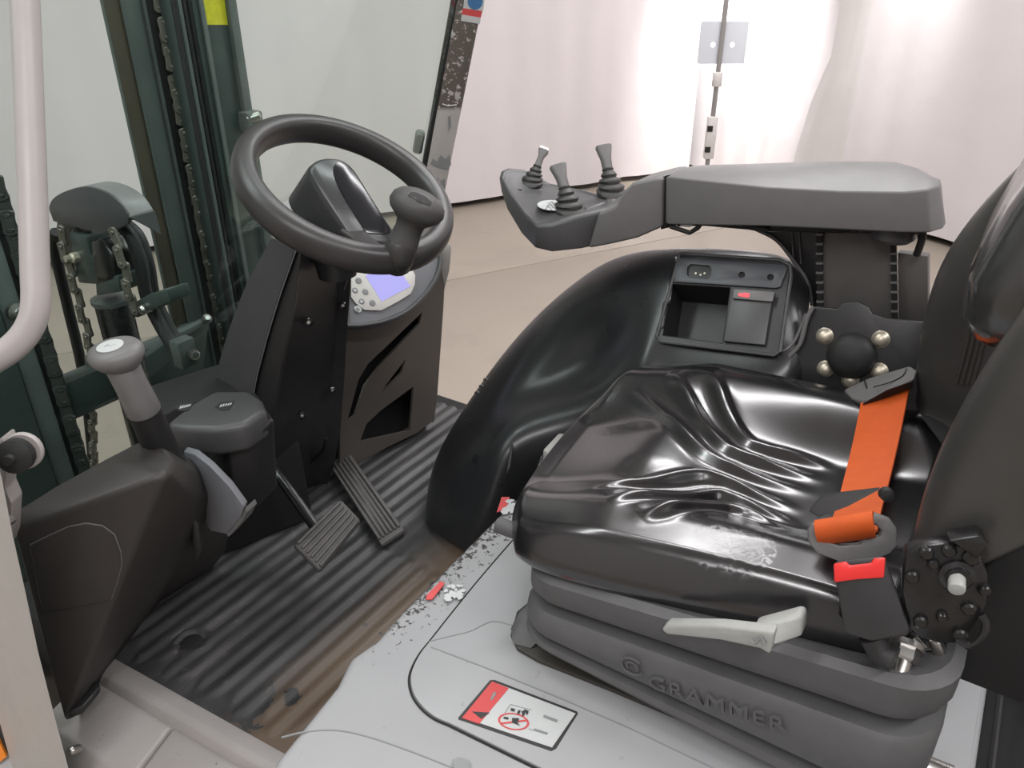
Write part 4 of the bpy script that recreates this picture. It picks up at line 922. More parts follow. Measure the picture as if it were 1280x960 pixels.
bm = B(); add(bm, b4, [[0, 1, 2, 3]]); o = build('pocket_floor', bm, 'plastic', tr); o.modifiers.new('t', 'SOLIDIFY').thickness = .002
bm = B(); holed(bm, [tq(*p, .008) for p in [(846, 322), (980, 331), (984, 336), (975, 358), (970, 360), (842, 352)]], [[tq(*p, .008) for p in h] for h in [sock]+dots], -tn*.005); build('socket_panel', bm, 'slate_panel' if 'slate_panel' in M else 'plastic_mid', tr, bevel=.0008, bang=60)
bm = B(); so = [tq(*p, .003) for p in sock]; add(bm, so, [list(range(8))]); so2 = build('socket_well', bm, 'dark', tr)
for cx, cy in ((870, 342), (876, 344), (881, 342)):
    bm = B(); disc(bm, tq(cx, cy, .0034), tn, .0018, .002, 8); build('socket_pin', bm, 'brass', so2)
for cx, cy in ((927, 343.5), (963, 346.5)):
    bm = B(); disc(bm, tq(cx, cy, .0035), tn, .0055, .0006, 12); build('blank_hole', bm, 'dark', tr)
bm = B(); prism(bm, [tq(*p, .004) for p in [(917, 362), (968, 365), (957, 433), (905, 428)]], tn*.007); cv = build('cover_box', bm, 'plastic_grey', tr, bevel=.002)
bm = B(); prism(bm, [tq(*p, .0115) for p in [(918, 362), (969, 366), (966, 378), (916, 374)]], tn*.004); st_ = build('cover_strip', bm, 'plastic_mid', tr, bevel=.001)
for p4 in ([(924, 366.5), (932, 367.5), (931, 371), (923, 370)], [(930, 366), (937, 367), (936, 372), (929, 371)]):
    bm = B(); prism(bm, [tq(*p, .0158) for p in p4], tn*.0008); build('red_light', bm, 'led', st_)

# ------------------------------------------------------------------ hinge plate with bolts and round cap beside the seat
hp_ = thing('pivot_plate', 'black pivot plate with yellowish bolts around a round black cap', 'plate', V((-.15, 1.17, .85)))
pA, pB, pC = PY(1010, 388, 1.19), PY(1150, 402, 1.19), PY(1000, 472, 1.165)
qn = (pB-pA).cross(pC-pA).normalized()
if qn.dot(CAM-pA) < 0: qn = -qn
qq = lambda px, py, h=0: PP(px, py, pA+qn*h, qn)
op = [(1008, 398), (1013, 386), (1018, 383), (1046, 386), (1053, 379), (1072, 377), (1086, 384), (1090, 392), (1108, 398), (1165, 404), (1165, 500), (1060, 505), (980, 480), (980, 462), (990, 450), (1000, 430)]
bm = B(); prism(bm, [qq(*p) for p in op], -qn*.012); build('plate_body', bm, mat('black_plate', (.020, .0195, .0205), .42), hp_, bevel=.002)
bm = B(); lathe(bm, qq(1065, 444), qn, [(0, -.004), (.034, -.004), (.0345, .010), (.031, .020), (.020, .0265), (0, .028)], 30); build('round_cap', bm, 'rubber', hp_, smooth=60)
for cx, cy in ((1031, 420), (1101, 424), (1032, 461), (1063, 475), (1099, 464)):
    bm = B(); lathe(bm, qq(cx, cy), qn, [(0, -.004), (.013, -.004), (.013, .001), (.0115, .002), (.010, .007), (.0065, .0105), (0, .0115)], 16); build('bolt_head', bm, 'brass', hp_, smooth=50)
bm = B(); tube(bm, crom([qq(985, 447, .004), qq(1000, 430, .004), qq(1008, 400, .004), qq(1016, 384, .004)], 4), .0035, 8); build('edge_bead', bm, 'plastic_mid', hp_)
bm = B(); tube(bm, crom([PY(918, 449, 1.16), PY(950, 446, 1.165), PY(976, 440, 1.17), PY(992, 428, 1.18), PY(1003, 405, 1.19), PY(1008, 392, 1.195)], 4), .0028, 8); build('moulding_bead', bm, 'plastic_mid', hp_)

# ------------------------------------------------------------------ armrest column behind the plate
ac = thing('armrest_column', 'dark ribbed column with slotted strips holding up the armrest', 'column', V((-.2, 1.27, .9)))
ya_ = 1.262
bm = B(); prism(bm, [PY(1022, 280, ya_), PY(1117, 284, ya_), PY(1119, 410, ya_), PY(1021, 400, ya_)], (-.01, .05, 0)); build('column_face', bm, 'tower', ac, bevel=.003)
bm = B(); prism(bm, [PY(930, 282, ya_+.03), PY(1030, 285, ya_+.03), PY(1030, 405, ya_+.03), PY(1016, 388, ya_+.03), PY(1010, 352, ya_+.03), PY(990, 325, ya_+.03), PY(970, 300, ya_+.03), PY(945, 288, ya_+.03)], (0, .03, 0)); build('column_wing', bm, 'plastic', ac, bevel=.003)
bm = B(); tube(bm, crom([PY(945, 287, ya_+.028), PY(970, 300, ya_+.028), PY(990, 324, ya_+.028), PY(1009, 352, ya_+.028), PY(1015, 382, ya_+.028)], 4), .003, 8); build('wing_edge', bm, 'plastic_mid', ac)
bm = B(); prism(bm, [PY(1122, 316, ya_+.01), PY(1160, 320, ya_+.01), PY(1160, 420, ya_+.01), PY(1123, 405, ya_+.01)], (0, .02, 0)); build('rear_panel', bm, 'tower', ac, bevel=.002)
for cx, tilt in ((1024, 1), (1116, 2.5)):
    bm = B(); prism(bm, [PY(cx-3.5, 288, ya_-.006), PY(cx+3.5, 288, ya_-.006), PY(cx+3.5+tilt, 402, ya_-.006), PY(cx-3.5+tilt, 402, ya_-.006)], (0, .008, 0)); ss = build('slot_strip', bm, 'dark', ac)
    for k in range(9):
        y0 = 292+k*12; dx = tilt*k/9; bm = B(); prism(bm, [PY(cx-4.5+dx, y0, ya_-.007), PY(cx+4.5+dx, y0, ya_-.007), PY(cx+4.5+dx, y0+2.6, ya_-.007), PY(cx-4.5+dx, y0+2.6, ya_-.007)], (0, .006, 0)); build('slot_bridge', bm, 'plastic_mid', ss)
bm = B(); tube(bm, crom([PY(1154, 286, 1.24), PY(1152, 300, 1.24), PY(1149, 310, 1.245), PY(1146, 318, 1.25)], 4), .0055, 10); build('cable', bm, 'rubber', ac)
for x_ in (990, 999):
    bm = B(); tube(bm, [PY(x_, 290, ya_+.027), PY(x_+2, 330, ya_+.027)], .0012, 6); build('panel_line', bm, 'plastic_mid', ac)

# ------------------------------------------------------------------ armrest with control head
ar = thing('armrest', 'grey padded armrest ending in a control head with three mini levers', 'armrest', V((-.3, 1.26, 1.2)))
def aring(pn_top, pn_bot, yn, pf, yf, under=.055):
    a = PY(*pn_bot, yn); b = PY(*pn_top, yn); c = PY(*pf, yf); d = V((c.x, c.y, c.z-.06)); e = V((a.x, yn+.03, a.z-.004))
    return [a, b+V((0, .004, -.006)) if False else b, b+(c-b)*.5+V((0, 0, .004)), c, d, V((d.x, yf-.03, a.z-.002))]
pad = [aring((832, 222), (832, 279), 1.2, (866, 207), 1.335), aring((836, 221), (836, 281), 1.198, (872, 206.5), 1.335), aring((960, 234), (960, 283), 1.198, (985, 203), 1.335), aring((1050, 239), (1050, 287), 1.198, (1075, 201), 1.33),
       aring((1130, 240), (1130, 291), 1.2, (1120, 202), 1.315), aring((1160, 237), (1163, 291), 1.21, (1148, 210), 1.305), aring((1174, 232), (1179, 286), 1.235, (1168, 222), 1.29), aring((1177, 232), (1183, 280), 1.25, (1174, 226), 1.285)]
bm = B(); loft(bm, pad); build('arm_pad', bm, 'plastic_mid', ar, bevel=.007, seg=4, bang=35, smooth=60)
bm = B(); prism(bm, [PY(842, 272, 1.225), PY(1166, 286, 1.225), PY(1150, 294, 1.225), PY(1060, 292, 1.225), PY(960, 290, 1.225), PY(880, 283, 1.225), PY(846, 284, 1.225)], (0, .09, 0)); build('arm_frame', bm, 'blacksteel', ar, bevel=.003)
bm = B(); lathe(bm, PY(1115, 288, 1.25), (0, 0, -1), [(0, -.01), (.034, -.01), (.034, .008), (.028, .014), (0, .015)], 24); build('swivel_disc', bm, 'plastic_grey', ar)
bm = B(); tube(bm, crom([PY(876, 270, 1.215), PY(890, 277, 1.212), PY(918, 278, 1.212), PY(938, 284, 1.215), PY(960, 287, 1.22)], 5), .0045, 8); build('cable', bm, 'rubber', ar)
bm = B(); tube(bm, [PY(838, 283, 1.205), PY(862, 291, 1.205), PY(872, 285, 1.205), PY(878, 277, 1.205)], .004, 8); build('cable_hook', bm, 'blacksteel', ar)
bm = B(); prism(bm, [PY(849, 278, 1.205), PY(866, 281, 1.205), PY(862, 284.5, 1.205), PY(851, 283, 1.205)], (0, .002, 0)); build('cable_label', bm, 'white', ar)
bm = B(); prism(bm, [PY(826, 222, 1.208), PY(834, 219, 1.208), PY(834, 285, 1.208), PY(826, 287, 1.208)], (.006, .07, -.008)); build('arm_gap', bm, 'dark', ar)
# neck and head
def hring(top_n, bot_n, yn, top_f, yf): 
    a, b, c = PY(*bot_n, yn), PY(*top_n, yn), PY(*top_f, yf)
    return [a, b, c, V((c.x, c.y, min(c.z-.03, a.z+.01)))]
neck = [hring((829, 243), (829, 288), 1.2, (862, 206), 1.33), hring((822, 242), (823, 289), 1.197, (850, 207), 1.33), hring((790, 241), (795, 299), 1.188, (818, 211), 1.325), hring((772, 252), (770, 304), 1.18, (795, 226), 1.32), hring((768, 268), (752, 308), 1.175, (779, 241), 1.315), hring((752, 275), (738, 310), 1.17, (770, 250), 1.31)]
neckc = [hring((832, 232), (829, 288), 1.2, (864, 206.5), 1.33)]
bm = B(); nk = []
for (tn_, bn_, yn, tf_, yf) in (((829, 222), (828, 284), 1.2, (861, 207), 1.33), ((818, 223), (820, 288), 1.197, (850, 208), 1.33), ((790, 229), (797, 298), 1.19, (818, 216), 1.328), ((779, 240), (776, 303), 1.183, (795, 228), 1.322), ((770, 258), (757, 307), 1.175, (779, 243), 1.315), ((748, 267), (735, 311), 1.17, (768, 250), 1.31)):
    nk.append(hring(tn_, bn_, yn, tf_, yf))
loft(bm, nk); build('neck', bm, 'plastic_mid', ar, bevel=.005, seg=3, smooth=50)
top = [(624, 222, 1.245), (626, 214, 1.265), (634, 210.5, 1.285), (654, 212, 1.31), (687, 230, 1.325), (735, 240, 1.325), (768, 250, 1.31), (766, 262, 1.21), (722, 272, 1.165), (690, 283, 1.135), (671, 284, 1.13), (655, 269, 1.155), (636, 244, 1.20)]
bot = [(627, 240, 1.245), (632, 238, 1.27), (650, 250, 1.29), (670, 262, 1.30), (700, 262, 1.32), (740, 265, 1.32), (772, 280, 1.31), (762, 303, 1.20), (727, 311, 1.165), (690, 315, 1.14), (669, 310, 1.133), (652, 292, 1.16), (634, 262, 1.205)]
tp = [PY(*p) for p in top]; bt = [PY(*p) for p in bot]; ct = sum(tp, V())/len(tp)
tn_ = V((0, 0, 1)); f1 = [ct+(p-ct)*.86 for p in tp]; f1 = [p+V((0, 0, -.001)) for p in f1]
f0 = [ct+(p-ct)*.92+V((0, 0, .0035)) for p in tp]
bm = B(); loft(bm, [[sum(bt, V())/len(bt)+(p-sum(bt, V())/len(bt))*.8-V((0, 0, .004)) for p in bt], bt, tp, f0, f1]); hd = build('control_head', bm, 'plastic_grey', ar, bevel=.003, seg=2, bang=25, smooth=60)
# plane of the head plate
gn = V((0, 0, 0))
for i in range(len(f1)): gn += (f1[i]-ct).cross(f1[(i+1) % len(f1)]-ct)
gn.normalize(); gn = gn if gn.z > 0 else -gn
gq = lambda px, py, h=0: PP(px, py, ct+gn*h, gn)
bm = B(); disc(bm, gq(690, 257, .001), gn, .026, .0012, 28); wl = build('round_label', bm, 'white', ar)
for k in range(3):
    bm = B(); tube(bm, [gq(681+k*2, 262-k*4, .0026), gq(686+k*2, 258-k*3, .0026), gq(690+k*2, 263-k*3, .0026)], .0008, 5); build('label_print', bm, 'greyprint', wl)
for cx, cy in ((647, 216), (650, 236), (676, 238)):
    bm = B(); disc(bm, gq(cx, cy, .0005), gn, .0035, .001, 12); build('plate_screw', bm, 'steel', ar)
bm = B(); prism(bm, [gq(733, 262, .0008), gq(752, 254, .0008), gq(764, 252, .0008), gq(746, 261, .0008)], gn*.0006); build('plate_print', bm, 'greyprint', ar)
def lever(bx, by, tx, ty, nm, rb, hb_, square=False, dtop=0):
    b = gq(bx, by, 0); d = (b-CAM).dot(FW); tpt = PD(tx, ty, d+dtop); ax_ = (tpt-b); Ln = ax_.length; ax_.normalize()
    ax2 = (gn*.55+ax_*.45).normalized()
    lv = None
    prof = [(rb*1.22, -.004), (rb*1.22, .002), (rb*.92, .006), (rb*1.06, .011), (rb*1.02, .014), (rb*.72, .018), (rb*.86, .023), (rb*.82, .026), (rb*.54, .030), (rb*.64, .035), (rb*.56, .038), (rb*.40, .043), (rb*.46, .047), (rb*.34, .050)]
    s_ = Ln*.52/.050; prof = [(r_, h_*s_) for r_, h_ in prof]
    u_, w_ = frame_axes(ax_); rings = []
    for r_, hh in prof:
        q = min(1, max(0, hh/(Ln*.52))); dirn = (gn*(1-q)+ax_*q).normalized(); u_ = (RT-dirn*RT.dot(dirn)).normalized(); w_ = dirn.cross(u_)
        rings.append([b+ax_*hh+(u_*math.cos(a)+w_*math.sin(a))*r_ for a in [2*math.pi*k/22 for k in range(22)]])
    bm = B(); loft(bm, rings); lv = build('lever_boot', bm, 'rubber_grey', ar, smooth=50)
    g0_, g1_ = b+ax_*Ln*.50, tpt; u_ = (RT-ax_*RT.dot(ax_)).normalized(); w_ = ax_.cross(u_)
    rr_ = rb*.42
    if square:
        bm = B(); loft(bm, [rrect(g0_, u_, w_, rr_*.8, rr_*.9, rr_*.3), rrect(g0_+(g1_-g0_)*.55, u_, w_, rr_*.72, rr_*.85, rr_*.3), rrect(g1_-ax_*.003, u_, w_, rr_*1.25, rr_*1.25, rr_*.3), rrect(g1_, u_, w_, rr_*1.05, rr_*1.05, rr_*.3)])
    else:
        bm = B(); loft(bm, [rrect(g0_, u_, w_, rr_*.95, rr_*.9, rr_*.85), rrect(g0_+(g1_-g0_)*.4, u_, w_, rr_*1.0, rr_*.9, rr_*.75), rrect(g1_-ax_*.003, u_, w_, rr_*1.5, rr_*1.05, rr_*.7), rrect(g1_, u_, w_, rr_*1.38, rr_*.92, rr_*.7)])
    gp = build('lever_grip', bm, 'plastic_mid', ar, smooth=50); 
    if square:
        bm = B(); box(bm, g1_+ax_*.0005, rr_*2.0, rr_*2.0, .004, u_, w_); build('grip_cap', bm, 'chrome', gp)
    return gp
M['rubber_grey'] = mat('grey_rubber_boot', (.040, .040, .038), .5)
lever(664, 228, 680, 187, 'a', .019, .05, True)
lever(713, 262, 697, 206, 'b', .024, .05)
lever(765, 240, 754, 182, 'c', .024, .05, dtop=.0)

# ------------------------------------------------------------------ driver seat
M['tray'] = mat('grime_and_shadow', (.035, .032, .027), .5, var=.4, vscale=25)  # tone of the grimy, shaded gap under the seat base
seat = thing('driver_seat', 'black glossy leather driver seat with cracked cushion on a bellows base', 'seat', V((-.15, .85, ZH)))
# bellows base: bands between photographed edge lines on its near side
xf, xr, yfar = -.385, .066, 1.13
def bring(yn, zf, zr, ins=0, r=.05):
    out = []; pl2 = rrect(V(((xf+xr)/2, (yn+yfar-(yn-.6))/2, 0)), V((1, 0, 0)), V((0, 1, 0)), (xr-xf)/2-ins, (yfar-(yn-.6)-yn)/2, r, 7)
    for p in pl2:
        t_ = (p.x-xf)/(xr-xf); out.append(V((p.x, p.y, zf+(zr-zf)*t_)))
    return out
spec = [(.70, .945, 1.000, .10), (.668, .952, 1.010, .07), (.634, .966, 1.032, .035), (.610, .973, 1.044, .01), (.601, .966, 1.038, 0), (.599, .945, 1.012, 0), (.604, .936, .995, .004), (.622, .931, .987, .02), (.622, .927, .981, .02), (.600, .924, .976, .002), (.594, .918, .968, 0), (.590, .905, .925, 0), (.592, .900, .903, .002), (.610, .896, .896, .018), (.610, .892, .890, .018), (.592, .889, .884, .003), (.589, .884, .874, .001), (.596, .874, .860, .006), (.612, .870, .852, .02), (.640, .862, .846, .04)]
bm = B(); loft(bm, [bring(*s_) for s_ in spec]); bw = build('bellows_base', bm, 'bellows', seat, smooth=35)
bm = B(); loft(bm, [bring(.632, .905, .905, .02), bring(.640, .845, .845, .02, .02)]); build('base_frame', bm, 'dark', seat)
bm = B(); prism(bm, [PZ(646, 768, ZH+.002), PZ(638, 796, ZH+.002), PZ(646, 814, ZH+.002), PZ(672, 829, ZH+.002), PZ(760, 864, ZH+.002), PZ(862, 907, ZH+.002), PZ(1000, 966, ZH+.002), V((.06, .62, ZH+.002)), V((.06, .9, ZH+.002)), V((-.38, .9, ZH+.002))], (0, 0, .006)); build('base_shadow_gap', bm, 'tray', seat, bevel=.002)  # dark plate stands in for grime and the shadow gap under the base
bm = B(); prism(bm, [PZ(640, 806, ZH+.008), PZ(637, 785, ZH+.012), PZ(648, 764, ZH+.03), PZ(662, 770, ZH+.03), PZ(664, 812, ZH+.008)], (.01, .02, .012)); build('rail_foot', bm, 'bellows', seat, bevel=.003)
# raised lettering and round emblem on the base
def on_base(px, py, yv=.588): return PY(px, py, yv)
txt = bpy.data.curves.new('raised_letters', 'FONT'); txt.body = 'GRAMMER'; txt.size = .0375; txt.extrude = .0016; txt.space_character = 1.12
to = bpy.data.objects.new('raised_letters', txt); COL.objects.link(to)
dg = bpy.context.evaluated_depsgraph_get(); tm = bpy.data.meshes.new_from_object(to.evaluated_get(dg)); bpy.data.objects.remove(to)
a, b = on_base(812, 848), on_base(985, 905); ex = (b-a).normalized(); ey = V((0, 0, 1)); ey = (ey-ex*ey.dot(ex)).normalized(); ez = ex.cross(ey)
sc_ = (b-a).length/max(v.co.x for v in tm.vertices)
mm = Matrix((ex, ey, ez)).transposed().to_4x4(); mm.translation = a-V((0, 0, .012))
tm.transform(mm @ Matrix.Diagonal((sc_, sc_*.82, 1, 1)))
M['letters'] = mat('grey_raised_letters', (.088, .088, .088), .5)
o = link('raised_lettering', tm, M['letters'], bw)
ec = on_base(790, 833, .5885)
for r_, a0, a1 in ((.0125, 40, 330), (.0065, -40, 220)):
    bm = B(); tube(bm, [ec+ex*r_*math.cos(R(t_))+ey*r_*.9*math.sin(R(t_)) for t_ in range(a0, a1, 12)], .0018, 6); build('round_emblem', bm, 'letters', bw)

# cushion
CXF = lambda v: -.436-.030*(v+1)-.020*(1-v*v)
def cush_xy(u, v):
    y0 = .592+.055*max(0, (u+1)/2)**1.3; y1 = 1.135-.02*((u+1)/2)
    x0 = CXF(v); x1 = .02
    uu = u*math.sqrt(max(0, 1-.30*v*v*v*v)) if u < 0 else u
    vv = v*math.sqrt(max(0, 1-.20*u*u*u*u)) if u < 0 else v
    t = (uu+1)/2
    return x0+(x1-x0)*t, y0+(y1-y0)*(vv+1)/2
def zc(p): return PZ(*p, 1.03)
ridges = []
for pts, w_, hgt in (([(735, 612), (800, 603), (868, 592), (900, 596), (940, 611), (1010, 636)], .0105, .0120), ([(756, 646), (820, 632), (888, 616), (915, 620), (955, 636), (1010, 655)], .0105, .0130), ([(798, 671), (850, 656), (900, 640), (925, 642), (955, 655), (1000, 672)], .0110, .0140),
                     ([(792, 474), (830, 515), (868, 556), (895, 574), (935, 588), (1030, 615)], .0105, .012), ([(836, 474), (868, 515), (900, 552), (925, 565), (965, 577), (1040, 598)], .0105, .012), ([(882, 480), (908, 520), (932, 546), (955, 556), (1000, 567), (1050, 582)], .0105, .011)):
    pl3 = [(q.x, q.y) for q in crom([zc(p) for p in pts], 10)]
    ridges.append((np.array(pl3), w_, hgt))
def ridge_h(x, y):
    h = 0
    for P_, w_, hgt in ridges:
        d2 = (P_[:, 0]-x)**2+(P_[:, 1]-y)**2; i = int(d2.argmin()); n = len(P_); d = math.sqrt(d2[i]); ps = float(i)
        for j in (i-1, i):
            if 0 <= j < n-1:
                e = P_[j+1]-P_[j]; t = min(1, max(0, ((x-P_[j, 0])*e[0]+(y-P_[j, 1])*e[1])/(e @ e))); dd = math.hypot(P_[j, 0]+e[0]*t-x, P_[j, 1]+e[1]*t-y)
                if dd <= d: d, ps = dd, j+t
        f = min(1, ps/10+.15, (n-1-ps)/16); f = f*f*(3-2*f) if f > 0 else 0
        # asymmetric: steep on the front-outer side, easing to the rear
        h += hgt*max(0, f)*math.exp(-(d/w_)**2)
    return h
def sm(a, b, x): t = min(1, max(0, (x-a)/(b-a))); return t*t*(3-2*t)
def cush_top(u, v, x, y):
    z = 1.008+.032*(u+1)/2
    av = abs(v)
    z += .038*sm(.28, .74, av)*(1-.25*sm(.2, 1, u))-(.008*sm(.76, .95, v))           # side wings
    z -= .040*sm(-.35, -1.0, u)*(1-.35*sm(.4, .9, av))          # roll over at the front
    z -= .010*math.exp(-((u-.55)/.5)**2)*(1-sm(.3, .7, av))
    z += .010*math.exp(-((u+.35)/.3)**2)*(1-sm(.1, .5, av))
    return z+ridge_h(x, y)
NU, NV = 200, 200; Rr, PC = .80, .90
SD = crom([V((a, b, 0)) for a, b in ((PC, 0), (.925, .06), (.946, .17), (.962, .29), (.978, .43), (.992, .57), (1.0, .72), (.995, .86), (.975, .95), (.94, 1.0))], 6)
sd_a = np.array([p.x for p in SD]); sd_b = np.array([p.y for p in SD]); sd_t = np.concatenate([[0], np.cumsum(np.hypot(np.diff(sd_a), np.diff(sd_b)*.35))]); sd_t /= sd_t[-1]
bm = B(); vsx = []
for i in range(NU+1):
    row = []
    for j in range(NV+1):
        a = -1+2*i/NU; b = -1+2*j/NV; r_ = max(abs(a), abs(b))
        if r_ <= Rr:
            k = PC/Rr; u, v = a*k, b*k; x, y = cush_xy(u, v); z = cush_top(u, v, x, y)
        else:
            t = (r_-Rr)/(1-Rr); s_ = float(np.interp(t, sd_t, sd_a)); q = float(np.interp(t, sd_t, sd_b))
            u0, v0_ = a/r_*PC, b/r_*PC; u, v = a/r_*s_, b/r_*s_
            x0_, y0_ = cush_xy(u0, v0_); x, y = cush_xy(u, v); zt_ = cush_top(u0, v0_, x0_, y0_)+(ridge_h(x, y)-ridge_h(x0_, y0_))*max(0, 1-t*2.5)
            zb = .968+.045*(u0+1)/2
            z = zt_-(zt_-zb)*q
        row.append(V((x, y, z)))
    vsx.append(row)
grid(bm, vsx); cu = build('cushion', bm, 'leather', seat, smooth=180)
TC = bvh(cu)
for nm, px, py in (('tear', 916, 680), ('crackle', 792, 508)): M['leather'].node_tree.nodes[nm].inputs[1].default_value = hit(TC, px, py)[0]
bm = B(); loft(bm, [[V((p.x*.97-.004, .86+(p.y-.86)*.95, p.z)) for p in bring(.625, .985, 1.02, .03)], [V((p.x*.97-.004, .86+(p.y-.86)*.95, p.z)) for p in bring(.635, .955, 1.0, .03)]]); build('seat_pan', bm, 'dark', seat)

# backrest
lv = []
zn = [1.065, 1.09, 1.12, 1.19, 1.27, 1.33, 1.38, 1.46, 1.56, 1.68]
xn = np.interp(zn, [.9, 1.0, 1.12, 1.19, 1.267, 1.329, 1.379, 1.5, 1.7], [.01, -.004, -.008, -.012, -.004, .009, .022, .055, .12])
xfr = np.interp(zn, [.9, .945, 1.069, 1.162, 1.262, 1.359, 1.405, 1.5, 1.7], [-.02, -.027, -.054, -.070, -.073, -.039, -.013, .05, .13])
for z, a, b in zip(zn, xn, xfr):
    c = .028+.02*max(0, z-1.1)
    ins = .05*sm(1.35, 1.7, z)
    yn0, yf0 = .645+ins, 1.12-ins
    cx = max(c, .5*(a+b)+.055)
    lv.append([V((x, y, z)) for x, y in ((.14+a, yn0+.02), (.09+a, yn0-.004), (.05+a, yn0), (.018+a, yn0+.012), (a+.002, yn0+.038), (a+.008, yn0+.065), (a+.03, yn0+.09), (cx-.004, yn0+.125), (cx, .84), (cx, .90), (cx-.004, yf0-.13), (b+.045, yf0-.09), (b+.012, yf0-.062), (b+.000, yf0-.035), (b+.014, yf0-.010), (b+.05, yf0), (b+.07, yf0-.004), (b+.13, yf0-.03))])
for i, kf in enumerate((1.3, 1.15, 1.0, .75, .45, .2)):
    lv[i] = [p+V((0, 0, kf*1.15*max(0, p.x-.0))) for p in lv[i]]
bm = B(); loft(bm, lv); br = build('backrest', bm, 'leather_back', seat, smooth=180, sub=2)
br.data.materials.append(M['dark'])
for pg in br.data.polygons:
    if len(pg.vertices) > 4 and pg.center.z < .6: pg.material_index = 1
TB = bvh(br)
for k in range(4):
    hs_ = [hit(TB, x0+7*k, y0, -.001) for x0, y0 in ((1196, 480), (1204, 450), (1211, 420), (1217, 395))]; hs_ = [h[0] for h in hs_ if h]
    if len(hs_) > 2: bm = B(); tube(bm, hs_, .0035, 8); build('stitched_rib', bm, 'leather_back', br, smooth=80)
bm = B(); prism(bm, [(.035, .675, 1.00), (.122, .675, 1.00), (.122, .675, 1.20), (.06, .675, 1.16)], (0, .06, 0)); build('back_frame', bm, 'dark', seat, bevel=.004)
# upper pad overhanging the backrest
pr2 = []
for z, x0_, dep, yb, r_ in ((1.300, .012, .05, .13, .03), (1.306, -.008, .08, .150, .04), (1.325, -.020, .10, .160, .045), (1.36, -.022, .11, .163, .05), (1.42, -.008, .12, .160, .05), (1.50, .020, .12, .15, .05), (1.58, .055, .10, .135, .05), (1.64, .09, .06, .11, .03)):
    pr2.append(rrect(V((x0_+dep/2, .895, z+.0)), V((1, 0, 0)), V((0, 1, 0)), dep/2, yb, min(r_, dep/2-.002), 6))
bm = B(); loft(bm, pr2); build('upper_pad', bm, 'pad', seat, smooth=180)
# recliner mechanism
rn = V((.25, -1, .12)).normalized(); rp = PY(1185, 745, .626)
rq = lambda px, py, h=0: PP(px, py, rp+rn*h, rn)
rec = [(1132, 690), (1150, 683), (1180, 680), (1214, 684), (1226, 694), (1236, 720), (1234, 755), (1222, 782), (1206, 800), (1178, 806), (1150, 798), (1136, 785), (1128, 740)]
bm = B(); prism(bm, [rq(*p) for p in rec], -rn*.016); rcm = build('recliner_plate', bm, 'blacksteel', seat, bevel=.003)
for cx, cy, r_ in ((1158, 690, .006), (1186, 687, .006), (1214, 696, .007), (1166, 703, .005), (1230, 736, .005), (1211, 760, .006), (1177, 770, .005), (1150, 776, .006), (1140, 720, .006), (1200, 792, .006)):
    bm = B(); lathe(bm, rq(cx, cy), rn, [(0, -.002), (r_, -.002), (r_, .003), (r_*.7, .005), (0, .0052)], 10); build('rivet', bm, 'blacksteel', rcm)
bm = B(); lathe(bm, rq(1196, 718, .001), rn, [(0, -.002), (.014, -.002), (.014, .003), (.010, .005), (.010, .008), (0, .008)], 18); build('pivot_boss', bm, 'blacksteel', rcm)
pc_ = rq(1196, 720, .004); dv = (rq(1196, 738, .02)-pc_); bm = B(); tube(bm, [pc_, pc_+dv*.35, pc_+dv], .0068, 12); build('spring_pin', bm, 'whitewash', rcm, bevel=.002)
bm = B(); tube(bm, crom([rq(1196, 800, .004), rq(1214, 806, .008), rq(1228, 795, .008), (rq(1232, 780, .006)), rq(1226, 768, .004)], 5), .0032, 8); build('spring_wire', bm, 'blacksteel', seat)
bm = B(); prism(bm, [rq(1186, 676, .01), rq(1226, 670, .01), rq(1236, 680, .01), rq(1222, 700, .01), rq(1200, 684, .01)], -rn*.02); build('recliner_bracket', bm, 'blacksteel', seat, bevel=.002)
bm = B(); prism(bm, [PY(1050, 742, .612), PY(1120, 760, .66), PY(1128, 800, .66), PY(1150, 812, .66), (PY(1180, 812, .66)), PY(1186, 830, .66), PY(1150, 838, .66), PY(1110, 836, .66), PY(1065, 800, .66), PY(1046, 780, .66)], (0, .02, 0)); build('side_bracket', bm, 'blacksteel', seat, bevel=.003)
bm = B(); prism(bm, [PY(1002, 768, .655), PY(1050, 742, .655), PY(1056, 778, .655), PY(1004, 796, .655)], (0, .02, 0)); build('lever_mount', bm, 'blacksteel', seat, bevel=.003)
bc = PY(1133, 812, .642); bx_ = (PY(1126, 842, .622)-bc).normalized()
bm = B(); lathe(bm, bc-bx_*.006, bx_, [(0, 0), (.0155, 0), (.0155, .006), (0, .006)], 20); bo = build('washer', bm, 'steel', seat)
bm = B(); lathe(bm, bc, bx_, [(0, 0), (.0125, 0), (.0125, .010), (.0105, .012), (0, .012)], 6); build('hex_nut', bm, 'steel', seat)
bm = B(); lathe(bm, bc+bx_*.010, bx_, [(0, 0), (.0078, 0), (.0078, .016), (.0065, .018), (0, .018)], 14); build('bolt_end', bm, 'steel', seat)
bm = B(); lathe(bm, PY(1144, 798, .65), (.8, -.5, -.3), [(0, 0), (.005, 0), (.005, .012), (0, .012)], 10); build('stud', bm, 'chrome', seat)
bm = B(); prism(bm, [PY(1160, 800, .655), PY(1176, 806, .655), PY(1182, 822, .655), PY(1170, 834, .655), PY(1164, 818, .655)], (0, .012, 0)); build('clip', bm, 'steel', seat, bevel=.003)
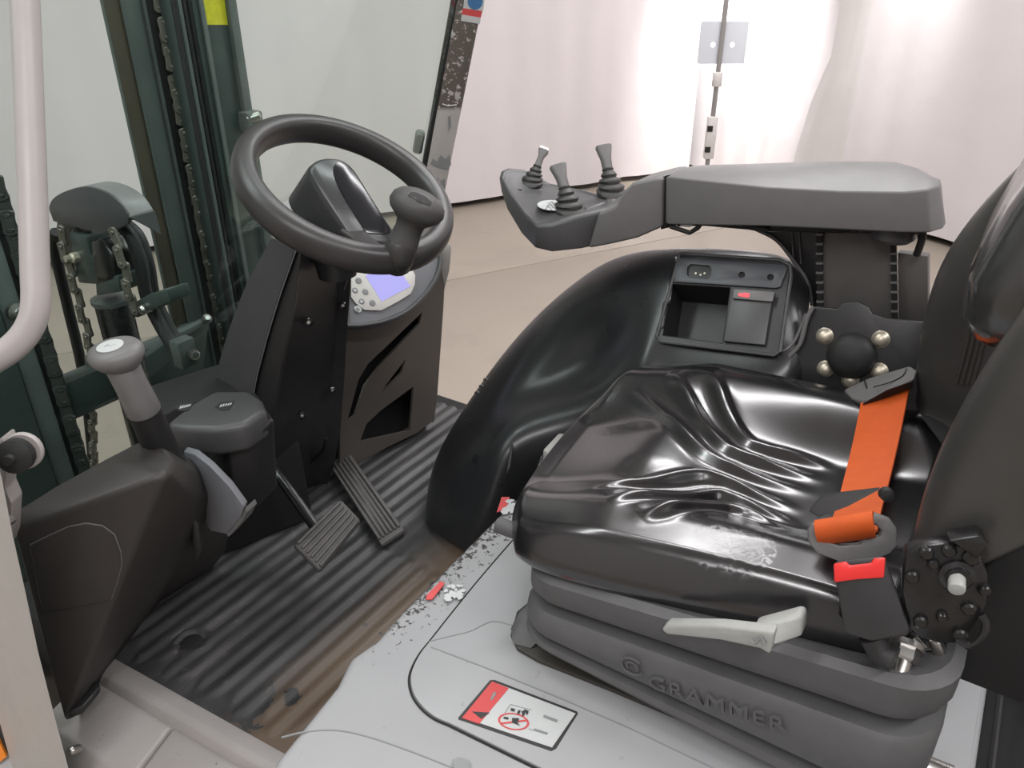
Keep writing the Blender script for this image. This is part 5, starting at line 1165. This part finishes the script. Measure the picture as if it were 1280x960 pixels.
# whitish weight-adjustment lever at the side
la = [PY(826, 788, .575), PY(834, 781.5, .575), PY(900, 783, .570), PY(968, 791, .566), PY(962, 819, .566), (PY(950, 812, .568)), PY(900, 801, .572), PY(834, 794, .575)]
bm = B(); prism(bm, la, (0, .014, 0)); wlv = build('weight_lever', bm, 'whitewash', seat, bevel=.003, seg=3)
bm = B(); prism(bm, [PY(940, 785, .582), PY(996, 770, .600), PY(1003, 774, .600), PY(1002, 796, .600), PY(968, 808, .575), PY(960, 800, .575)], (0, .018, 0)); build('lever_bracket', bm, 'whitewash', seat, bevel=.003)
bm = B(); tube(bm, [PY(938, 800, .565), PY(944, 804, .565), PY(952, 797, .565), PY(956, 806, .565)], .0018, 6); build('worn_mark', bm, 'greyprint', wlv)
# adjuster knob under the front of the cushion
kc = PY(640, 661, .66); bm = B(); lathe(bm, PY(634, 660, .655), V((-1, -.05, 0)), [(0, -.06), (.010, -.06), (.0105, .010), (.0095, .014), (0, .015)], 18); build('adjuster_knob', bm, 'bellows', seat)
bm = B(); tube(bm, [PY(1150, 955, .66), PY(1165, 962, .66), PY(1190, 972, .66)], .012, 12); build('rail_end', bm, 'steel', seat)

# ------------------------------------------------------------------ seat belt, its retractor and buckle
be = thing('seat_belt', 'orange seat belt with grey tongue pulled across the back of the cushion', 'seat belt', V((-.08, .9, 1.05)))
ctr = [PY(1107, 490, 1.055), PY(1096, 545, .96), PY(1083, 600, .85), PY(1072, 640, .765), PY(1062, 668, .700)]
hv = [(PY(1137, 482, 1.055)-PY(1077, 500, 1.055))/2, (PY(1125, 540, .96)-PY(1066, 552, .96))/2, (PY(1112, 596, .85)-PY(1053, 604, .85))/2, (PY(1104, 640, .765)-PY(1045, 645, .765))/2, (PY(1096, 660, .70)-PY(1028, 668, .70))/2]
bm = B(); ribbon(bm, ctr, hv, .0022, 8); build('webbing', bm, 'orange', be, smooth=60)
lc0 = [PY(1062, 668, .700), PY(1058, 656, .676), PY(1055, 648, .664), PY(1056, 650, .655), PY(1056, 660, .652), PY(1057, 672, .655), PY(1058, 674, .664)]
wv_ = (PY(1092, 654, .66)-PY(1020, 665, .66))/2
bm = B(); ribbon(bm, [PY(1056, 648, .672), PY(1054, 646, .660), PY(1054, 655, .653), PY(1056, 667, .653), PY(1058, 675, .660), PY(1058, 676, .668)], [wv_]*6, .0024, 6); build('webbing_loop', bm, 'orange', be, smooth=70)
tg = V((.25, -.88, .42)).normalized(); tpn = PY(1063, 680, .664)
tgq = lambda px, py, h=0: PP(px, py, tpn+tg*h, tg)
to_ = [(1010, 664), (1015, 655), (1095, 642), (1112, 648), (1121, 660), (1122, 682), (1112, 693), (1085, 703), (1048, 702), (1022, 692), (1012, 680)]
slot = [(1026, 668), (1095, 656), (1102, 664), (1100, 670), (1078, 675), (1076, 680), (1050, 682), (1030, 676)]
bm = B(); holed(bm, [tgq(*p) for p in to_], [[tgq(*p) for p in slot]], -tg*.009); build('tongue', bm, 'plastic_mid', be, bevel=.0022, bang=60)
bm = B(); prism(bm, [tgq(1056, 697, -.002), (tgq(1092, 692, -.002)), tgq(1086, 706, -.004), tgq(1062, 708, -.004)], -tg*.003); build('tongue_blade', bm, 'steel', be)
bm = B(); prism(bm, [PY(1010, 640, .690), PY(1026, 622, .700), PY(1100, 613, .705), PY(1060, 634, .690), PY(1022, 648, .680)], (0, .004, .003)); build('webbing_fold', bm, 'rubber', be, bevel=.0015)
bm = B(); lathe(bm, PY(1108, 618, .72), (.3, -.9, .3), [(0, -.004), (.007, -.004), (.006, .006), (0, .007)], 12); build('belt_stop', bm, 'rubber', be)
rt_ = thing('belt_retractor', 'dark grey belt retractor housing at the back right of the cushion', 'belt retractor', V((-.1, 1.08, 1.03)))
ro = [PY(1054, 487, 1.085), PY(1086, 472, 1.10), PY(1138, 457, 1.10), PY(1146, 462, 1.07), PY(1142, 474, 1.045), PY(1112, 487, 1.035), PY(1080, 504, 1.04), PY(1064, 498, 1.055)]
bm = B(); prism(bm, ro, V((.02, .05, -.07))); build('housing', bm, 'plastic_mid', rt_, bevel=.004, seg=3)
bm = B(); prism(bm, [PY(1078, 505, 1.036), PY(1108, 488, 1.030), PY(1140, 477, 1.032), PY(1141, 484, 1.036), PY(1110, 496, 1.036), PY(1082, 507, 1.04)], (0, .012, -.004)); build('slot_lip', bm, 'dark', rt_)
bm = B(); tube(bm, [PY(1081, 476, 1.083), PY(1082, 480, 1.075), PY(1084, 486, 1.066)], .0013, 6); build('housing_seam', bm, 'dark', rt_)
bm = B(); tube(bm, crom([PY(1091, 484, 1.05), PY(1112, 478, 1.055), PY(1128, 470, 1.065), PY(1133, 461, 1.085)], 4), .0008, 6); build('housing_line', bm, 'dark', rt_)

bu = thing('belt_buckle', 'black seat belt buckle with red press button', 'buckle', PY(1100, 800, .64))
bn = V((.12, -.93, .34)).normalized(); bp_ = PY(1085, 740, .612); bq = lambda px, py, h=0: PP(px, py, bp_+bn*h, bn)
front = [(1041, 706), (1046, 701), (1104, 695), (1108, 700), (1137, 786), (1134, 795), (1090, 802), (1056, 790)]
bm = B(); prism(bm, [bq(*p) for p in front], (bp_-CAM).normalized()*.024); build('buckle_body', bm, mat('charcoal_buckle', (.026, .026, .027), .45), bu, bevel=.004, seg=3)
bm = B(); prism(bm, [bq(*p, .0006) for p in [(1042, 704), (1058, 701), (1062, 706), (1089, 703), (1092, 697), (1107, 696), (1105, 721), (1073, 723), (1043, 727)]], bn*.0035); build('red_button', bm, 'red', bu, bevel=.0015)
bm = B(); tube(bm, [bq(1090, 795, -.012), bq(1100, 815, -.014), bq(1118, 825, -.010)], .012, 10); build('stalk', bm, 'rubber', bu)

# ------------------------------------------------------------------ rear black pillar beside the seat
rpil = thing('rear_pillar', 'black rear guard pillar at the right edge beside the seat', 'pillar', V((.22, .8, .84)))
xk = .1255
bm = B(); prism(bm, [(xk, 1.00, ZH-.3), (xk+.16, 1.00, ZH-.3), (xk+.16, 1.28, ZH-.3), (xk, 1.28, ZH-.3)], (0, 0, .75)); build('pillar_box', bm, 'dark', rpil, bevel=.006)
bm = B(); prism(bm, [(xk, .30, ZH-.4), (xk+.5, .30, ZH-.4), (xk+.5, .995, ZH-.4), (xk, .995, ZH-.4)], (0, 0, .33)); build('lower_panel', bm, 'dark', rpil, bevel=.006)
bm = B(); tube(bm, [(xk+.004, .66, ZH+.001), (xk+.004, .8, ZH+.001), (xk+.004, 1.0, ZH+.001)], .004, 8); build('foot_seal', bm, 'rubber', rpil)
bm = B(); prism(bm, [PY(1238, 628, .70), PY(1262, 590, .70), PY(1290, 560, .70), PY(1290, 600, .70), PY(1262, 648, .70), PY(1250, 655, .70)], (.01, .02, 0)); build('tilt_arm', bm, 'postgrey', rpil, bevel=.004)
